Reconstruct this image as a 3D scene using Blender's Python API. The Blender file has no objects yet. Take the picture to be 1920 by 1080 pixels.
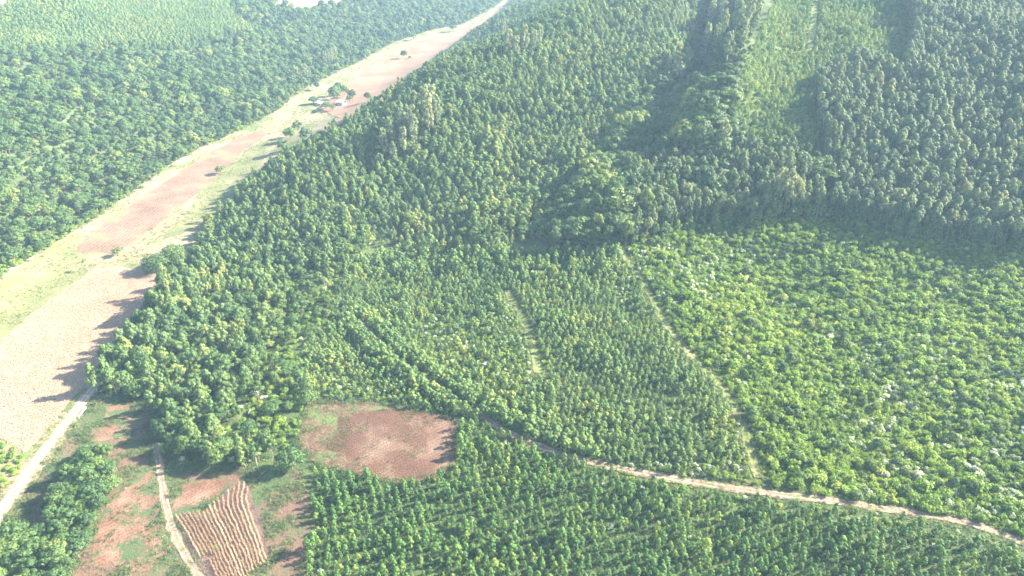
import bpy, math, random
import numpy as np
from mathutils import Vector
from mathutils.geometry import delaunay_2d_cdt

# ------------------------------------------------------------------ camera, sky, sun, exposure
S = bpy.context.scene
COL = S.collection
K = 1.5                       # metres per working unit of the terrain survey
CAM_H = 118.0 * K
PITCH = math.radians(30.0)    # below the horizon
FPX = 1297.0                  # focal length in pixels of a 1920 wide picture

cam_d = bpy.data.cameras.new('camera')
cam_d.sensor_width = 36.0
cam_d.lens = FPX * 36.0 / 1920.0
cam_d.clip_start = 0.5
cam_d.clip_end = 9000.0
cam = bpy.data.objects.new('camera', cam_d)
cam.location = (0, 0, CAM_H)
cam.rotation_euler = (math.pi / 2 - PITCH, 0, 0)
COL.objects.link(cam)
S.camera = cam

SUN_EL, SUN_AZ = math.radians(31.0), math.radians(14.0)   # azimuth measured from +X towards +Y
w = bpy.data.worlds.new('World')
S.world = w
w.use_nodes = True
nt = w.node_tree
sky = nt.nodes.new('ShaderNodeTexSky')
sky.sky_type = 'NISHITA'
sky.sun_disc = False
sky.sun_elevation = SUN_EL
sky.sun_rotation = math.pi / 2 - SUN_AZ
sky.air_density = 1.0
sky.dust_density = 1.0
bg = nt.nodes['Background']
bg.inputs[1].default_value = 0.09
nt.links.new(sky.outputs[0], bg.inputs[0])

sun_d = bpy.data.lights.new('sun', 'SUN')
sun_d.energy = 5.0
sun_d.angle = math.radians(0.6)
sun_d.color = (1.0, 0.91, 0.78)
sun = bpy.data.objects.new('sun', sun_d)
dvec = Vector((math.cos(SUN_AZ) * math.cos(SUN_EL), math.sin(SUN_AZ) * math.cos(SUN_EL), math.sin(SUN_EL)))
sun.rotation_euler = dvec.to_track_quat('Z', 'Y').to_euler()
sun.location = (300, 80, 400)
COL.objects.link(sun)

S.view_settings.view_transform = 'Standard'
S.view_settings.look = 'None'
S.view_settings.exposure = 3.0
S.view_settings.gamma = 1.0
S.render.engine = 'CYCLES'
S.cycles.use_denoising = True
S.cycles.max_bounces = 5
S.cycles.diffuse_bounces = 2
S.cycles.glossy_bounces = 1
S.cycles.transmission_bounces = 2
S.cycles.volume_bounces = 0
S.cycles.transparent_max_bounces = 4
S.cycles.use_adaptive_sampling = True
S.cycles.adaptive_threshold = 0.008
S.cycles.sample_clamp_indirect = 4.0

rng = np.random.default_rng(11)
random.seed(11)

# ------------------------------------------------------------------ terrain
def sstep(a, b, x):
    t = np.clip((x - a) / (b - a), 0, 1)
    return t * t * (3 - 2 * t)

def softplus(x, k):
    return k * np.logaddexp(0, x / k)

_wr = np.random.default_rng(5)
_waves = [(1.0 / L, _wr.uniform(0, 2 * math.pi), _wr.uniform(0, 2 * math.pi), A)
          for L, A in ((23, .9), (17, .6), (29, 1.1), (11, .3), (13, .35), (8, .16), (6.5, .12), (41, 1.6), (37, 1.3))]

def relief(x, y):
    s = 0
    for f, th, ph, a in _waves:
        s = s + a * np.sin((x * math.cos(th) + y * math.sin(th)) * f * 1.7 + ph)
    return s

EDGE_R_Y = np.array([-200, 60, 154, 224, 347, 465, 625, 838, 1000, 1400, 3000.])
EDGE_R_X = np.array([-95, -95, -112, -118, -130, -96, -58, -14, 20, 120, 500.])
EDGE_L_Y = np.array([-200, 60, 175, 241, 330, 420, 637, 838, 1000, 1400, 3000.])
EDGE_L_X = np.array([-150, -150, -157, -168, -164, -146, -118, -50, -20, 80, 460.])
GULLY = np.array([(5, 200), (20, 228), (40, 250), (44, 272), (66, 292), (68, 318), (92, 345), (94, 380), (112, 430)], float)

SHADE_RIDGE = np.array([(74, 258), (92, 292), (100, 325), (122, 360), (134, 420)], float)  # terrain bump added to throw its shadow left onto the ravine

def seg_dist(x, y, poly):
    x = np.asarray(x, float); y = np.asarray(y, float)
    d = np.full(x.shape, 1e9)
    for (ax, ay), (bx, by) in zip(poly[:-1], poly[1:]):
        vx, vy = bx - ax, by - ay
        t = np.clip(((x - ax) * vx + (y - ay) * vy) / (vx * vx + vy * vy + 1e-12), 0, 1)
        d = np.minimum(d, np.hypot(x - ax - t * vx, y - ay - t * vy))
    return d

def terrain0(x, y):
    x = np.asarray(x, float); y = np.asarray(y, float)
    xr = np.interp(y, EDGE_R_Y, EDGE_R_X)
    xl = np.interp(y, EDGE_L_Y, EDGE_L_X)
    dr = x - xr
    dl = xl - x
    near = 8.0 * sstep(20, 190, dr)
    hill = 0.31 * softplus(y - 222, 14) + 0.23 * softplus(x - 70, 20) * sstep(175, 262, y)
    cap = 0.40 * softplus(dr - 6, 7)
    hr = -6.0 * np.logaddexp(-hill / 6.0, -cap / 6.0)
    hr = np.maximum(hr, 0)
    hr = 84.0 * (1 - np.exp(-hr / 84.0 - .5 * (hr / 110.0) ** 2))
    hr = hr + near
    hr = hr - (5.5 + 6.5 * sstep(285, 345, y)) * np.exp(-(seg_dist(x, y, GULLY) / (13.0 + 3 * np.sin(y * .13))) ** 2) * sstep(205, 270, y)
    hr = hr + 9.5 * np.exp(-(seg_dist(x, y, SHADE_RIDGE) / 13.0) ** 2) * sstep(235, 285, y)
    hl = 0.37 * softplus(dl - 7, 6)
    hl = 78.0 * (1 - np.exp(-hl / 78.0 - .4 * (hl / 110.0) ** 2))
    amp = sstep(6, 60, np.maximum(dr, dl))
    far = sstep(150, 260, y)
    return hr + hl + amp * (0.35 + 1.15 * far + .6 * sstep(45, 85, x) * (1 - far)) * relief(x, y) * .8 + 0.12 * np.sin(x * .11) * np.sin(y * .07 + 1)

def terrain(x, y):
    return K * terrain0(np.asarray(x, float) / K, np.asarray(y, float) / K)

CP, SP = math.cos(PITCH), math.sin(PITCH)

def to_px(x, y, z):
    """where a point of the place shows in the survey photograph (1920 x 1080)"""
    zz = z - CAM_H
    depth = y * CP - zz * SP
    up = y * SP + zz * CP
    depth = np.where(depth < 1, 1e-3, depth)
    return 960 + FPX * x / depth, 540 - FPX * up / depth, depth

def ground_at(u, v):
    """ground point seen at picture position (u, v): march, then bisect"""
    u = np.atleast_1d(np.asarray(u, float)); v = np.atleast_1d(np.asarray(v, float))
    a, b = (u - 960) / FPX, (540 - v) / FPX
    dx, dy, dz = a, CP + b * SP, -SP + b * CP
    t = np.full(u.shape, 60.0); hit = np.zeros(u.shape, bool); step = 3.0
    lo = t.copy()
    for _ in range(900):
        zt = terrain(dx * t, dy * t)
        below = CAM_H + dz * t <= zt
        hit |= below
        if hit.all():
            break
        lo = np.where(hit, lo, t)
        t = np.where(hit, t, t + step)
    hi = t.copy()
    for _ in range(24):
        m = (lo + hi) / 2
        below = CAM_H + dz * m <= terrain(dx * m, dy * m)
        hi = np.where(below, m, hi); lo = np.where(below, lo, m)
    x, y = dx * hi, dy * hi
    return np.stack([x, y, terrain(x, y)], 1)

def inside(u, v, poly):
    u = np.asarray(u, float); v = np.asarray(v, float)
    r = np.zeros(u.shape, bool)
    n = len(poly)
    for i in range(n):
        x1, y1 = poly[i]; x2, y2 = poly[(i + 1) % n]
        if y1 == y2:
            continue
        c = ((y1 > v) != (y2 > v)) & (u < (x2 - x1) * (v - y1) / (y2 - y1) + x1)
        r ^= c
    return r

# ------------------------------------------------------------------ materials
def new_mat(name):
    m = bpy.data.materials.new(name)
    m.use_nodes = True
    t = m.node_tree
    for n in list(t.nodes):
        t.nodes.remove(n)
    out = t.nodes.new('ShaderNodeOutputMaterial')
    return m, t, out

def ramp(t, stops, fac=None):
    r = t.nodes.new('ShaderNodeValToRGB')
    e = r.color_ramp.elements
    while len(e) < len(stops):
        e.new(0.5)
    for el, (p, c) in zip(e, stops):
        el.position = p
        el.color = (c[0], c[1], c[2], 1)
    if fac is not None:
        t.links.new(fac, r.inputs[0])
    return r

def noise(t, scale, detail=4, rough=.55, coord=None):
    n = t.nodes.new('ShaderNodeTexNoise')
    n.inputs['Scale'].default_value = scale
    n.inputs['Detail'].default_value = detail
    n.inputs['Roughness'].default_value = rough
    if coord is not None:
        t.links.new(coord, n.inputs['Vector'])
    return n

def mixc(t, fac, a, b, mode='MIX'):
    m = t.nodes.new('ShaderNodeMix')
    m.data_type = 'RGBA'
    m.blend_type = mode
    for sock, val in ((m.inputs[0], fac), (m.inputs[6], a), (m.inputs[7], b)):
        if isinstance(val, bpy.types.NodeSocket):
            t.links.new(val, sock)
        elif isinstance(val, (int, float)):
            sock.default_value = val
        else:
            sock.default_value = (*val, 1)
    return m.outputs[2]

def leaf_mat(name, stops, transl=.35, rough=.6, spec=.25):
    """foliage: a tint of its own for each plant, a little variation from leaf cluster to leaf cluster"""
    m, t, out = new_mat(name)
    oi = t.nodes.new('ShaderNodeObjectInfo')
    nz = noise(t, .028, 2, .5, oi.outputs['Location'])
    cm = t.nodes.new('ShaderNodeMath'); cm.operation = 'MULTIPLY_ADD'
    t.links.new(nz.outputs[0], cm.inputs[0]); cm.inputs[1].default_value = 1.5; cm.inputs[2].default_value = -.75
    ca = t.nodes.new('ShaderNodeMath'); ca.operation = 'ADD'; ca.use_clamp = True
    t.links.new(cm.outputs[0], ca.inputs[0]); t.links.new(oi.outputs['Random'], ca.inputs[1])
    r = ramp(t, stops, ca.outputs[0])
    g = t.nodes.new('ShaderNodeNewGeometry')
    hs = t.nodes.new('ShaderNodeHueSaturation')
    mr = t.nodes.new('ShaderNodeMapRange')
    t.links.new(g.outputs['Random Per Island'], mr.inputs[0])
    mr.inputs[3].default_value = .72
    mr.inputs[4].default_value = 1.3
    t.links.new(mr.outputs[0], hs.inputs['Value'])
    t.links.new(r.outputs[0], hs.inputs['Color'])
    d = t.nodes.new('ShaderNodeBsdfPrincipled')
    d.inputs['Roughness'].default_value = rough
    d.inputs['Specular IOR Level'].default_value = spec
    t.links.new(hs.outputs[0], d.inputs['Base Color'])
    tr = t.nodes.new('ShaderNodeBsdfTranslucent')
    tc = mixc(t, 1.0, hs.outputs[0], (1.35, 1.3, .6), 'MULTIPLY')
    t.links.new(tc, tr.inputs[0])
    mx = t.nodes.new('ShaderNodeMixShader')
    mx.inputs[0].default_value = transl
    t.links.new(d.outputs[0], mx.inputs[1])
    t.links.new(tr.outputs[0], mx.inputs[2])
    t.links.new(mx.outputs[0], out.inputs[0])
    return m

def soil_mat(name, cols, scale, bump=.5, bscale=2.0, extra=None, rough=.95):
    m, t, out = new_mat(name)
    tc = t.nodes.new('ShaderNodeNewGeometry')
    pos = tc.outputs['Position']
    n1 = noise(t, scale, 6, .62, pos)
    r = ramp(t, cols, n1.outputs[0])
    col = r.outputs[0]
    n2 = noise(t, bscale, 5, .7, pos)
    r2 = ramp(t, [(.3, (.62, .62, .62)), (.7, (1.25, 1.25, 1.25))], n2.outputs[0])
    col = mixc(t, .8, col, r2.outputs[0], 'MULTIPLY')
    if extra:
        col = extra(t, pos, col)
    d = t.nodes.new('ShaderNodeBsdfPrincipled')
    d.inputs['Roughness'].default_value = rough
    d.inputs['Specular IOR Level'].default_value = .1
    t.links.new(col, d.inputs['Base Color'])
    b = t.nodes.new('ShaderNodeBump')
    b.inputs['Strength'].default_value = bump
    b.inputs['Distance'].default_value = .5
    t.links.new(n2.outputs[0], b.inputs['Height'])
    t.links.new(b.outputs[0], d.inputs['Normal'])
    t.links.new(d.outputs[0], out.inputs[0])
    return m

def plain_mat(name, col, rough=.7, metal=0.0, spec=.3, var=.25, scale=3.0):
    m, t, out = new_mat(name)
    g = t.nodes.new('ShaderNodeNewGeometry')
    n = noise(t, scale, 4, .6, g.outputs['Position'])
    lo = tuple(c * (1 - var) for c in col); hi = tuple(min(1, c * (1 + var)) for c in col)
    r = ramp(t, [(.3, lo), (.7, hi)], n.outputs[0])
    d = t.nodes.new('ShaderNodeBsdfPrincipled')
    d.inputs['Roughness'].default_value = rough
    d.inputs['Metallic'].default_value = metal
    d.inputs['Specular IOR Level'].default_value = spec
    t.links.new(r.outputs[0], d.inputs['Base Color'])
    t.links.new(d.outputs[0], out.inputs[0])
    return m

def weedy(amount, gcol, scale=.06):
    """green weeds growing through bare soil in patches"""
    def f(t, pos, col):
        a = noise(t, scale, 5, .6, pos)
        b = noise(t, .9, 4, .75, pos)
        ad = t.nodes.new('ShaderNodeMath'); ad.operation = 'MULTIPLY_ADD'
        t.links.new(b.outputs[0], ad.inputs[0]); ad.inputs[1].default_value = .45
        t.links.new(a.outputs[0], ad.inputs[2])
        r = ramp(t, [(amount, (0, 0, 0)), (min(1, amount + .09), (1, 1, 1))], ad.outputs[0])
        return mixc(t, r.outputs[0], col, gcol)
    return f

def furrows(direction, spacing, depth=.25):
    def f(t, pos, col):
        mp = t.nodes.new('ShaderNodeMapping')
        mp.vector_type = 'POINT'
        mp.inputs['Rotation'].default_value = (0, 0, direction)
        t.links.new(pos, mp.inputs[0])
        wv = t.nodes.new('ShaderNodeTexWave')
        wv.inputs['Scale'].default_value = 2 * math.pi / spacing / 20.0 * 1.0
        wv.inputs['Distortion'].default_value = 3.0
        wv.inputs['Detail'].default_value = 3
        wv.inputs['Detail Scale'].default_value = .6
        t.links.new(mp.outputs[0], wv.inputs[0])
        r = ramp(t, [(.2, (1 - depth,) * 3), (.8, (1 + depth * .5,) * 3)], wv.outputs[1])
        return mixc(t, 1.0, col, r.outputs[0], 'MULTIPLY')
    return f

def chain(*fs):
    def f(t, pos, col):
        for g in fs:
            col = g(t, pos, col)
        return col
    return f

M = {}
M['forest_floor'] = soil_mat('forest_floor', [(.3, (.035, .05, .02)), (.55, (.06, .085, .03)), (.75, (.10, .115, .045))], .05, .8, .7)
M['meadow'] = soil_mat('meadow', [(.3, (.098, .10, .044)), (.45, (.145, .125, .07)), (.6, (.185, .15, .098)), (.75, (.23, .185, .13))], .035, .5, .8, weedy(.76, (.08, .10, .036), .03))
M['pale_grass'] = soil_mat('pale_grass', [(.3, (.075, .088, .033)), (.5, (.115, .118, .052)), (.72, (.165, .145, .08))], .05, .6, 1.0, None)
M['pasture'] = soil_mat('pasture', [(.3, (.034, .055, .021)), (.55, (.054, .076, .029)), (.75, (.10, .10, .048))], .06, .8, 1.1, chain(weedy(.685, (.105, .064, .044), .045)))
M['red_soil'] = soil_mat('red_soil', [(.3, (.10, .052, .032)), (.5, (.14, .078, .05)), (.72, (.20, .13, .09))], .12, .7, 1.3, chain(furrows(.9, 1.4, .1), weedy(.70, (.05, .072, .03), .09)))
M['clearing'] = soil_mat('clearing', [(.3, (.062, .033, .021)), (.5, (.092, .050, .032)), (.72, (.16, .11, .075))], .07, .8, 1.5, furrows(.95, 1.5, .09))
M['ploughed'] = soil_mat('ploughed', [(.3, (.105, .068, .045)), (.5, (.145, .096, .066)), (.72, (.20, .145, .105))], .05, .7, 1.0, chain(furrows(.12, 2.6, .13), weedy(.77, (.11, .115, .05), .05)))
M['far_field'] = soil_mat('far_field', [(.3, (.125, .074, .045)), (.5, (.16, .10, .062)), (.72, (.20, .14, .092))], .03, .4, .6, furrows(.3, 4.0, .10))
M['stubble'] = soil_mat('stubble', [(.3, (.20, .135, .09)), (.55, (.26, .185, .13)), (.75, (.32, .245, .18))], .06, .8, 1.6)
M['road'] = soil_mat('road', [(.3, (.18, .135, .09)), (.55, (.22, .17, .118)), (.75, (.26, .21, .155))], .12, .3, 1.4)
M['trail'] = soil_mat('trail', [(.3, (.14, .095, .068)), (.55, (.195, .14, .10)), (.75, (.27, .20, .15))], .16, .4, 1.4, weedy(.78, (.08, .11, .04), .12))
M['weedy_soil'] = soil_mat('weedy_soil', [(.3, (.075, .042, .027)), (.5, (.105, .062, .04)), (.72, (.17, .125, .08))], .2, .8, 1.5, weedy(.73, (.08, .10, .038), .16))
M['grass_lane'] = soil_mat('grass_lane', [(.3, (.085, .12, .035)), (.5, (.13, .155, .05)), (.72, (.20, .19, .09))], .1, .8, 1.1)
M['corn_soil'] = soil_mat('corn_soil', [(.3, (.07, .045, .04)), (.55, (.11, .07, .055)), (.75, (.16, .11, .08))], .2, .8, 1.5, weedy(.86, (.08, .13, .04), .1))

M['young_leaf'] = leaf_mat('young_leaf', [(0, (.048, .108, .025)), (.5, (.072, .148, .030)), (.9, (.105, .18, .032)), (1, (.15, .21, .036))], .38)
M['sapling_leaf'] = leaf_mat('sapling_leaf', [(0, (.088, .155, .048)), (.5, (.118, .19, .052)), (.9, (.15, .215, .054)), (1, (.20, .24, .055))], .4)
M['mature_leaf'] = leaf_mat('mature_leaf', [(0, (.072, .112, .052)), (.5, (.098, .142, .06)), (.9, (.122, .162, .062)), (1, (.16, .18, .07))], .36)
M['mid_leaf'] = leaf_mat('mid_leaf', [(0, (.080, .138, .045)), (.5, (.108, .170, .05)), (.9, (.14, .195, .052)), (1, (.19, .22, .06))], .4)
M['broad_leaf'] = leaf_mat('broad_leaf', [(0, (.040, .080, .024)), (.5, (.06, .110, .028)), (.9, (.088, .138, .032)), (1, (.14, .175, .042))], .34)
M['shrub_leaf'] = leaf_mat('shrub_leaf', [(0, (.085, .15, .024)), (.4, (.125, .205, .03)), (.85, (.165, .245, .034)), (1, (.21, .265, .042))], .42)
M['silver_leaf'] = leaf_mat('silver_leaf', [(0, (.28, .33, .22)), (.5, (.38, .42, .31)), (1, (.5, .53, .43))], .35)
M['tall_leaf'] = leaf_mat('tall_leaf', [(0, (.125, .17, .085)), (.5, (.165, .205, .105)), (1, (.215, .24, .12))], .42)
M['palm_leaf'] = leaf_mat('palm_leaf', [(0, (.07, .11, .035)), (1, (.16, .20, .07))], .3)
M['grass_leaf'] = leaf_mat('grass_leaf', [(0, (.05, .085, .027)), (.6, (.078, .118, .036)), (1, (.13, .145, .06))], .35)
M['lane_leaf'] = leaf_mat('lane_leaf', [(0, (.10, .135, .038)), (.6, (.155, .175, .062)), (1, (.23, .215, .11))], .35)
M['dry_leaf'] = leaf_mat('dry_leaf', [(0, (.28, .195, .12)), (.5, (.345, .255, .165)), (1, (.42, .33, .23))], .25)
M['corn_leaf'] = leaf_mat('corn_leaf', [(0, (.25, .165, .085)), (.5, (.335, .23, .13)), (1, (.43, .315, .19))], .25)
M['bark'] = plain_mat('bark', (.16, .12, .09), .9)
M['pale_bark'] = plain_mat('pale_bark', (.40, .37, .31), .7)
M['grey_bark'] = plain_mat('grey_bark', (.30, .26, .21), .85)
M['dead_wood'] = plain_mat('dead_wood', (.42, .34, .32), .9)
M['white_wall'] = plain_mat('white_wall', (.55, .47, .43), .8)
M['tin_roof'] = plain_mat('tin_roof', (.82, .83, .86), .35, 0.0, .5, .08, 1.0)
M['dark_wood'] = plain_mat('dark_wood', (.10, .07, .05), .8)
M['dark_glass'] = plain_mat('dark_glass', (.03, .035, .04), .15)
M['white_paint'] = plain_mat('white_paint', (.75, .74, .71), .6, var=.1)

# ------------------------------------------------------------------ mesh helpers
def mesh_obj(name, verts, faces, mats, mat_idx=None, parent=None, link=True):
    me = bpy.data.meshes.new(name)
    me.from_pydata([tuple(map(float, v)) for v in verts], [], [tuple(map(int, f)) for f in faces])
    for m in (mats if isinstance(mats, (list, tuple)) else [mats]):
        me.materials.append(m)
    if mat_idx is not None:
        me.polygons.foreach_set('material_index', np.asarray(mat_idx, np.int32))
    me.update()
    o = bpy.data.objects.new(name, me)
    if link:
        COL.objects.link(o)
    if parent is not None:
        o.parent = parent
    return o

def tag(o, label=None, cat=None, group=None, kind=None):
    if label: o['label'] = label
    if cat: o['category'] = cat
    if group: o['group'] = group
    if kind: o['kind'] = kind
    return o

class Geo:
    """collects verts, faces and a material slot per face"""
    def __init__(self):
        self.v, self.f, self.m = [], [], []
        self.n = 0
    def add(self, verts, faces, slot=0):
        verts = np.asarray(verts, float)
        self.v.append(verts)
        for f in faces:
            self.f.append([i + self.n for i in f])
            self.m.append(slot)
        self.n += len(verts)
        return self
    def tube(self, pts, radii, sides=6, slot=0, cap=True):
        pts = np.asarray(pts, float)
        k = len(pts)
        ring = []
        for i in range(k):
            d = pts[min(i + 1, k - 1)] - pts[max(i - 1, 0)]
            d = d / (np.linalg.norm(d) + 1e-9)
            ref = np.array([1., 0, 0]) if abs(d[0]) < .8 else np.array([0, 1., 0])
            a = np.cross(d, ref); a /= np.linalg.norm(a); b = np.cross(d, a)
            th = np.arange(sides) * 2 * math.pi / sides
            ring.append(pts[i] + radii[i] * (np.cos(th)[:, None] * a + np.sin(th)[:, None] * b))
        v = np.concatenate(ring)
        f = []
        for i in range(k - 1):
            for j in range(sides):
                j2 = (j + 1) % sides
                f.append((i * sides + j, i * sides + j2, (i + 1) * sides + j2, (i + 1) * sides + j))
        if cap:
            f.append(tuple(range((k - 1) * sides, k * sides)))
        return self.add(v, f, slot)
    def box(self, lo, hi, slot=0):
        (x0, y0, z0), (x1, y1, z1) = lo, hi
        v = [(x0, y0, z0), (x1, y0, z0), (x1, y1, z0), (x0, y1, z0), (x0, y0, z1), (x1, y0, z1), (x1, y1, z1), (x0, y1, z1)]
        f = [(0, 3, 2, 1), (4, 5, 6, 7), (0, 1, 5, 4), (1, 2, 6, 5), (2, 3, 7, 6), (3, 0, 4, 7)]
        return self.add(v, f, slot)
    def cards(self, c, nrm, size, r, aspect=.62, bend=.18, slots=None, droop=None):
        """leaf clusters: bent diamonds about the points c, facing along nrm"""
        c = np.asarray(c, float); n = len(c)
        nrm = nrm / (np.linalg.norm(nrm, axis=1, keepdims=True) + 1e-9)
        ref = r.normal(size=(n, 3))
        if droop is not None:
            ref = ref * (1 - droop) + np.array([0, 0, -1.0]) * droop * 2
        a = ref - nrm * np.sum(ref * nrm, 1, keepdims=True)
        a /= np.linalg.norm(a, axis=1, keepdims=True) + 1e-9
        b = np.cross(nrm, a)
        s = np.broadcast_to(np.asarray(size, float), (n,))[:, None] * .5
        v = np.stack([c - a * s, c + b * s * aspect - nrm * s * bend, c + a * s, c - b * s * aspect - nrm * s * bend], 1).reshape(-1, 3)
        base = self.n
        self.v.append(v)
        for i in range(n):
            q = base + 4 * i
            self.f.append([q, q + 1, q + 2]); self.f.append([q, q + 2, q + 3])
        sl = np.zeros(n, int) if slots is None else np.broadcast_to(slots, (n,))
        self.m.extend(np.repeat(sl, 2).tolist())
        self.n += 4 * n
        return self
    def build(self, name, mats, parent=None, link=True):
        return mesh_obj(name, np.concatenate(self.v), self.f, mats, self.m, parent, link)

def unit(v):
    return v / (np.linalg.norm(v, axis=-1, keepdims=True) + 1e-9)

def sphere_pts(n, r):
    return unit(r.normal(size=(n, 3)))

# ------------------------------------------------------------------ plant shapes.  Each returns (trunk Geo, crown Geo); unit: metres, foot at the origin
def euc_shape(seed, h, w, base, tips, per, card, blob, sharp=1.0, trunk=.07):
    """eucalyptus of a plantation: slim trunk, many short rising branches that end in leaf tufts, ovoid crown"""
    r = np.random.default_rng(seed)
    T, C = Geo(), Geo()
    lean = r.normal(size=2) * .03 * h
    zz = np.linspace(0, 1, 6)
    T.tube(np.stack([lean[0] * zz ** 2, lean[1] * zz ** 2, zz * h * .93], 1), trunk * (1 - .85 * zz), 5)
    for i in range(tips):
        q = (i + r.uniform(.2, .8)) / tips
        z = base + (1 - base) * q
        prof = (math.sin(math.pi * min(1, (q * .86 + .14)) ** (.8 * sharp)) ** .75)
        rad = w * .5 * prof * r.uniform(.62, 1.12)
        ph = i * 2.39996 + r.uniform(-.5, .5)
        p = np.array([math.cos(ph) * rad + lean[0] * z ** 2, math.sin(ph) * rad + lean[1] * z ** 2, z * h])
        s = np.array([lean[0] * z ** 2, lean[1] * z ** 2, z * h - rad * .8])
        if i % 2 == 0 and rad > .25:
            T.tube([s, p], [trunk * .35, trunk * .1], 3, cap=False)
        d = sphere_pts(per, r)
        d[:, 2] = np.where((d[:, 2] < -.2) & (r.random(per) < .6), -d[:, 2], d[:, 2])
        c = p + d * blob * r.uniform(.7, 1.08, (per, 1)) * np.array([1, 1, 1.15])
        out = unit(p - np.array([0, 0, z * h - .3 * w])) * .35 + d + r.normal(size=(per, 3)) * .28 + np.array([0, 0, .15])
        C.cards(c, out, card * r.uniform(.7, 1.25, per), r, .66, .2, droop=.2)
    return T, C

def broad_shape(seed, h, w, lobes, per, card, flat=.62, trunk=.2):
    """native broadleaf: short trunk that forks, a dome of unequal leafy lobes with gaps"""
    r = np.random.default_rng(seed)
    T, C = Geo(), Geo()
    fork = h * r.uniform(.3, .42)
    T.tube([(0, 0, 0), (r.normal() * .1, r.normal() * .1, fork * .6), (0, 0, fork)], [trunk, trunk * .8, trunk * .7], 7)
    cz = h - w * flat * .66
    for i in range(lobes):
        ph = i * 2.39996 + r.uniform(-.4, .4)
        q = (i + .5) / lobes
        el = math.asin(max(-.55, min(1, 1 - q * 1.45)))
        R = np.array([w * .36, w * .36, w * flat * .55]) * r.uniform(.72, 1.12)
        d = np.array([math.cos(ph) * math.cos(el), math.sin(ph) * math.cos(el), math.sin(el)])
        p = np.array([0, 0, cz]) + d * R
        T.tube([(0, 0, fork * .98), (p * .5 + np.array([0, 0, fork * .5])), p], [trunk * .5, trunk * .3, trunk * .08], 4, cap=False)
        lr = w * r.uniform(.13, .235)
        e = sphere_pts(int(per * r.uniform(.7, 1.3)), r)
        e[:, 2] = np.abs(e[:, 2]) * np.where(r.random(len(e)) < .8, 1, -.7)
        c = p + e * lr * r.uniform(.72, 1.1, (len(e), 1)) * np.array([1.1, 1.1, .85])
        C.cards(c, e + r.normal(size=e.shape) * .28 + d * .2, card * r.uniform(.7, 1.3, len(e)), r, .7, .2)
    return T, C

def shrub_shape(seed, h, w, lobes, per, card, white=0.0):
    r = np.random.default_rng(seed)
    C = Geo()
    for i in range(lobes):
        ph = r.uniform(0, 6.28); rr = math.sqrt(r.random()) * w * .36
        lr = w * r.uniform(.16, .28)
        p = np.array([math.cos(ph) * rr, math.sin(ph) * rr, h * r.uniform(.3, .8) * (1 - .5 * (rr / (w * .5)) ** 2)])
        C.tube([(0, 0, 0), p * np.array([.5, .5, .6]), p], [.035, .025, .01], 3, 1, cap=False)
        e = sphere_pts(per, r)
        e[:, 2] = np.abs(e[:, 2]) * np.where(r.random(per) < .78, 1, -.8)
        c = p + e * lr * r.uniform(.6, 1.15, (per, 1)) * np.array([1, 1, h / w * 1.15])
        wl = r.random() < white * 1.5
        sl = np.where(r.random(per) < (.85 if wl else white * .35), 2, 0)
        C.cards(c, e + r.normal(size=e.shape) * .3 + np.array([0, 0, .15]), card * r.uniform(.7, 1.3, per), r, .66, .25, slots=sl)
    return C

def tall_shape(seed, h, w, clumps, per, card, trunk=.22):
    """old pale eucalyptus: long bare white trunk, rising limbs, separate clumps of leaves"""
    r = np.random.default_rng(seed)
    T, C = Geo(), Geo()
    bx, by = r.normal(size=2) * .35
    zz = np.linspace(0, 1, 8)
    ax = np.stack([bx * np.sin(zz * 2.2), by * np.sin(zz * 2.6), zz * h * .92], 1)
    T.tube(ax, trunk * (1 - .82 * zz), 6)
    for i in range(clumps):
        q = .36 + .62 * (i + r.uniform(.1, .9)) / clumps
        prof = math.sin(math.pi * min(1, max(0, (q - .25) / .85))) ** .8
        ph = i * 2.39996 + r.uniform(-.6, .6)
        rad = w * .42 * prof * r.uniform(.5, 1.15)
        s = np.array([np.interp(q * .9 - .1, zz, ax[:, k]) for k in range(3)])
        p = np.array([s[0] + math.cos(ph) * rad, s[1] + math.sin(ph) * rad, q * h])
        T.tube([s, (s + p) / 2 + np.array([0, 0, -.2]), p], [trunk * .38, trunk * .25, trunk * .08], 4, cap=False)
        lr = w * r.uniform(.12, .22)
        e = sphere_pts(per, r)
        c = p + e * lr * r.uniform(.4, 1.1, (per, 1)) * np.array([1, 1, 1.1])
        C.cards(c, e + r.normal(size=e.shape) * .3 + np.array([0, 0, .15]), card * r.uniform(.7, 1.3, per), r, .62, .2, droop=.3)
    return T, C

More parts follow.
